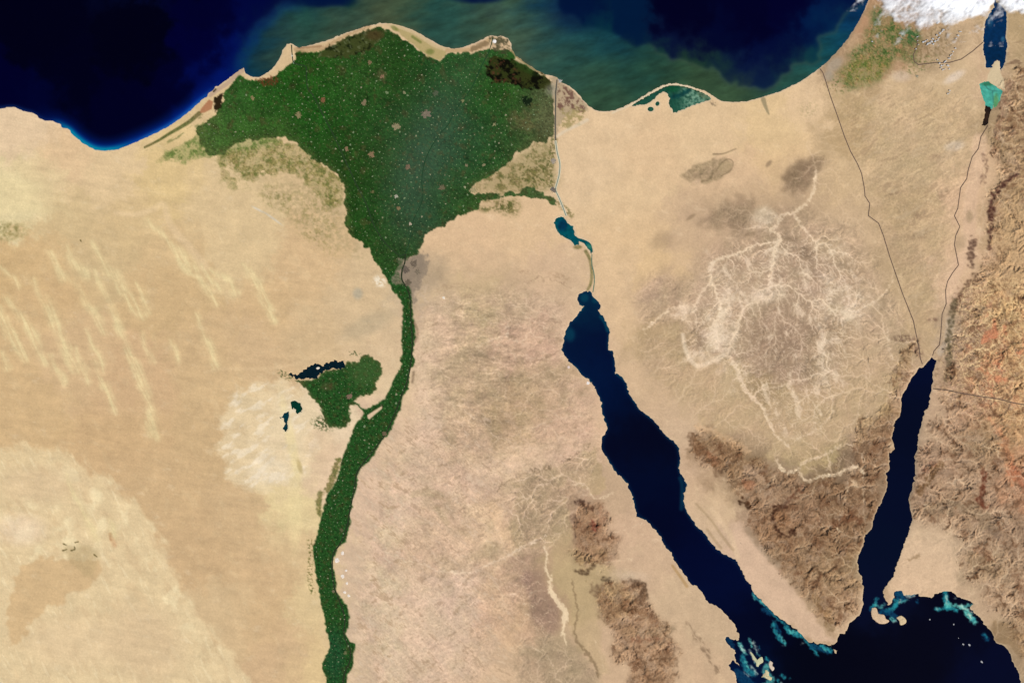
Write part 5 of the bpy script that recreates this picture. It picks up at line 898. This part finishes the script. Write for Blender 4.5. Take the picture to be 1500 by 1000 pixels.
for k, (x, y, r, lb) in enumerate([(502,810,2.6,'white quarry patch beside the lower valley, topmost of its row'),(494,820,3.6,'largest white quarry patch right against the lower valley edge'),(507,835,2.0,'white quarry patch in the row, third from the top'),(502,844,2.8,'bright white quarry patch in the middle of the row'),
   (508,854,2.0,'small white quarry patch above the last pair of its row'),(505,867,2.2,'white quarry patch nearest the valley bend'),(511,872,2.2,'lowest white quarry patch of the row')]):
    mound('quarry', x, y, r, (236, 226, 212), lb, 'quarry', 60+k)
mound('salt_pan', 724.5, 61, 2.8, (244, 244, 240), 'bright white salt pan on the north eastern delta cape', 'salt pan', 71)
mound('salt_pan', 428, 82, 1.2, (200, 204, 180), 'small pale salt pan beside the north western river mouth', 'salt pan', 72)
mound('quarry', 650, 436, 1.8, (238, 228, 210), 'lone white quarry patch in the desert east of the capital city', 'quarry', 73, sx=1.4, ang=-60)
mound('sand_islet', 466, 539, 2.0, (228, 220, 200), 'small white islet in the dark oasis lake', 'islet', 74, sx=1.3, ang=20)
mound('port_yard', 833, 538, 2.2, (226, 206, 196), 'upper pale industrial yard on the western shore of the wide gulf', 'yard', 75)
mound('port_yard', 861, 561, 2.4, (236, 230, 222), 'lower bright white industrial yard on the western shore of the wide gulf', 'yard', 76)
IL = {'tiran': ('large sandy island at the mouth of the narrow gulf', (212,184,150)), 'sanafir': ('smaller round sandy island east of the large one', (212,190,150)), 'gubal_a': ('hook shaped pale islet between the gulf reefs', (198,198,160)),
      'gubal_b': ('whitish islet on the outer edge of the gulf reefs', (216,200,178)), 'gubal_c': ('star shaped pale islet lowest among the gulf reefs', (206,196,154))}
def isle(name, pts, colr, label, seed):
    p = curve(np.vstack([pts, pts[:1]]), 5)[:-1]; c = p.mean(0); q = np.random.default_rng(seed); n = len(p); p = p+q.normal(0, 0.12, p.shape); co = []; tr = []; cc = []
    rings = [(0.97, -0.05), (0.93, 0.035), (0.86, 0.10), (0.66, 0.16), (0.42, 0.19), (0.18, 0.21)]
    for f, z in rings:
        for a in range(n):
            v = c+(p[a]-c)*f; co.append((WX(v[0])-WX(c[0]), WY(v[1])-WY(c[1]), z+(0.03*q.standard_normal() if z > .05 else 0))); cc.append(np.array(colr)*(1+0.04*q.standard_normal()))
    co.append((0, 0, 0.2)); cc.append(np.array(colr)*1.0)
    for k in range(len(rings)-1):
        for a in range(n):
            a2 = (a+1) % n; tr += [(k*n+a, (k+1)*n+a, k*n+a2), (k*n+a2, (k+1)*n+a, (k+1)*n+a2)]
    k = len(rings)-1
    for a in range(n): tr.append((k*n+a, len(co)-1, k*n+(a+1) % n))
    o = make_mesh(name, co, tris=tr, cols=albedo(np.array(cc)), mat=M_town); o.location = (float(WX(c[0])), float(WY(c[1])), 0.06)
    return tagk(o, label, 'island')
for k, (n, (lb, c)) in enumerate(IL.items()): isle('island', ISLES[n], c, lb, 80+k)
for k, (x, y, r, lb) in enumerate([(1362,907,1.5,'tiny white islet in the open water east of the two sandy islands'),(1397,914,1.5,'tiny white islet nearest below the eastern reef'),(1404,934,.9,'faint tiny islet above the chain of islets'),
   (1411,943,1.6,'thin white islet, first of the south eastern chain'),(1420,944,1.7,'thin white islet, second of the south eastern chain'),(1438,969,1.8,'long thin pale islet furthest south east')]):
    mound('sand_islet', x, y, r*0.72, (176,178,180), lb, 'islet', 100+k, h=0.03, sx=1.7 if k > 2 else 1, ang=-45); bpy.context.view_layer.update()

def cloud_bank(name, poly, label, seed, dens, x0, x1, y0, y1, add=None):
    s = 0.8; xs2 = np.arange(x0, x1, s); ys2 = np.arange(y0, y1, s); AX, AY = np.meshgrid(xs2, ys2)
    base = blur(fill(P(poly)), 4)
    puff3 = noise(5, 0.2, seed+7, -60, 2.5)
    puff = noise(9, 0.5, seed, -35, 1.6); puff2 = noise(34, 0.5, seed+1, -40, 1.4)
    dm = sample(base, AX, AY); n1 = sample(puff, AX, AY); n2 = sample(puff2, AX, AY); dd = sample(dens, AX, AY)
    n3 = sample(puff3, AX, AY)
    t = dm*1.8-0.85+0.13*n1+0.45*n2+0.05*n3+dd
    a = sm(t, -0.6, 1.6)*np.clip(0.72+0.3*sm(dd, 0, 0.6), 0, 0.98); h = 1.3+0.35*np.clip(t, 0, 2)+0.03*n1
    ny, nx = AX.shape
    keep = (np.maximum.reduce([a[:-1, :-1], a[1:, :-1], a[:-1, 1:], a[1:, 1:]]) > 0.012)
    idx = np.flatnonzero(keep.ravel()); j, i = np.divmod(idx, nx-1)
    qd = np.stack([j*nx+i, (j+1)*nx+i, (j+1)*nx+i+1, j*nx+i+1], 1); u, inv = np.unique(qd, return_inverse=True); inv = inv.reshape(-1, 4); m = len(u)
    top = np.stack([WX(AX.ravel()[u]), WY(AY.ravel()[u]), h.ravel()[u]], 1); bot = top.copy(); bot[:, 2] = 1.05-0.1*a.ravel()[u]
    al = a.ravel()[u]; aa = 1-np.sqrt(1-al*0.995)
    o = make_mesh(name, np.concatenate([top, bot]), quads=np.concatenate([inv, inv[:, ::-1]+m]), cols=np.full((2*m, 3), 0.74), alpha=np.concatenate([al, aa*0.6]), mat=M_cloud, smooth=True)
    return tagk(o, label, 'cloud')
dens = 0.9*blob(1418, 2, 46, 18, -4, 0.8)-0.15*blob(1325, 26, 40, 22)
cloud_bank('cloud', "1284,-60 1286,2 1296,14 1304,26 1312,34 1328,34 1345,37 1356,42 1366,40 1378,34 1392,36 1404,32 1418,30 1436,20 1448,16 1456,4 1459,-60", 'wide white cloud bank with a ragged lower edge across the north eastern corner', 821, dens, 1268, 1470, -70, 70)
cloud_bank('cloud', "1464,-60 1463,4 1470,13 1480,20 1496,19 1530,16 1560,-60", 'smaller white cloud bank east of the long dark blue lake', 823, dens*0+0.45*blob(1500, 0, 40, 18), 1455, 1570, -70, 40)
cloud_bank('cloud', "1248,-30 1250,3 1258,8 1268,6 1272,-30", 'small thin grey white cloud over the shore west of the wide bank', 825, dens*0-0.1, 1240, 1282, -40, 18)
CP = [(1352,62,2),(1356,60,1.7),(1360,64,2.2),(1364,61,1.8),(1367,65,1.8),(1371,60,2),(1358,66,1.4),(1366,57,1.6),(1372,52,1.8),(1378,48,2),(1375,56,1.4),(1381,44,1.8),(1344,60,1),(1344,54,1.2),(1345,66,1),(1341,72,1.2),
 (1376,93,1.8),(1380,96,1.7),(1384,91,1.8),(1388,96,1.8),(1373,88,1.4),(1382,102,1.5),(1378,100,1.3),(1390,101,1.2),(1396,76,1.4),(1393,81,1.5),(1390,86,1.5),(1399,71,1.3),(1391,133,1.5),(1389,137,1.4),(1406,47,1.5),(1403,52,1.7),(1400,57,1.3),(1384,32,2),(1374,34,2.2),(1277,61,1.2)]
pm = []
for v in range(4):
    q = np.random.default_rng(200+v); co = []; tr = []
    for b in range(5):
        x, y, z, r = q.normal(0, .28), q.normal(0, .22), q.normal(0, .06), q.uniform(.2, .36); i0_ = len(co); nl, nn = 6, 10
        for l in range(nl+1):
            ph = math.pi*l/nl
            for k in range(nn):
                th = 6.283*k/nn; rr = r*(1+0.16*q.standard_normal()*(0 < l < nl)); co.append((x+rr*math.sin(ph)*math.cos(th), y+rr*math.sin(ph)*math.sin(th), z+0.7*rr*math.cos(ph)))
        for l in range(nl):
            for k in range(nn):
                k2 = (k+1) % nn; a, b2 = i0_+l*nn+k, i0_+l*nn+k2; tr += [(a, a+nn, b2), (b2, a+nn, b2+nn)]
    pm.append(make_mesh('small_cloud', co, tris=tr, cols=np.full((len(co), 3), 0.52), alpha=np.full(len(co), 0.7), mat=M_cloud, smooth=True))
q = np.random.default_rng(77)
for k, (x, y, r) in enumerate(CP):
    o = pm[k] if k < 4 else pm[k % 4].copy()
    if k >= 4: col.objects.link(o)
    o.location = (float(WX(x)), float(WY(y)), 0.75); o.scale = (r*0.95, r*0.62, 0.5); o.rotation_euler = (0, 0, 0.6+q.uniform(-.4, .4))
    tagk(o, 'tiny white puff of cloud over the brown hills below the wide bank', 'cloud', 'small cloud puffs below the wide bank')
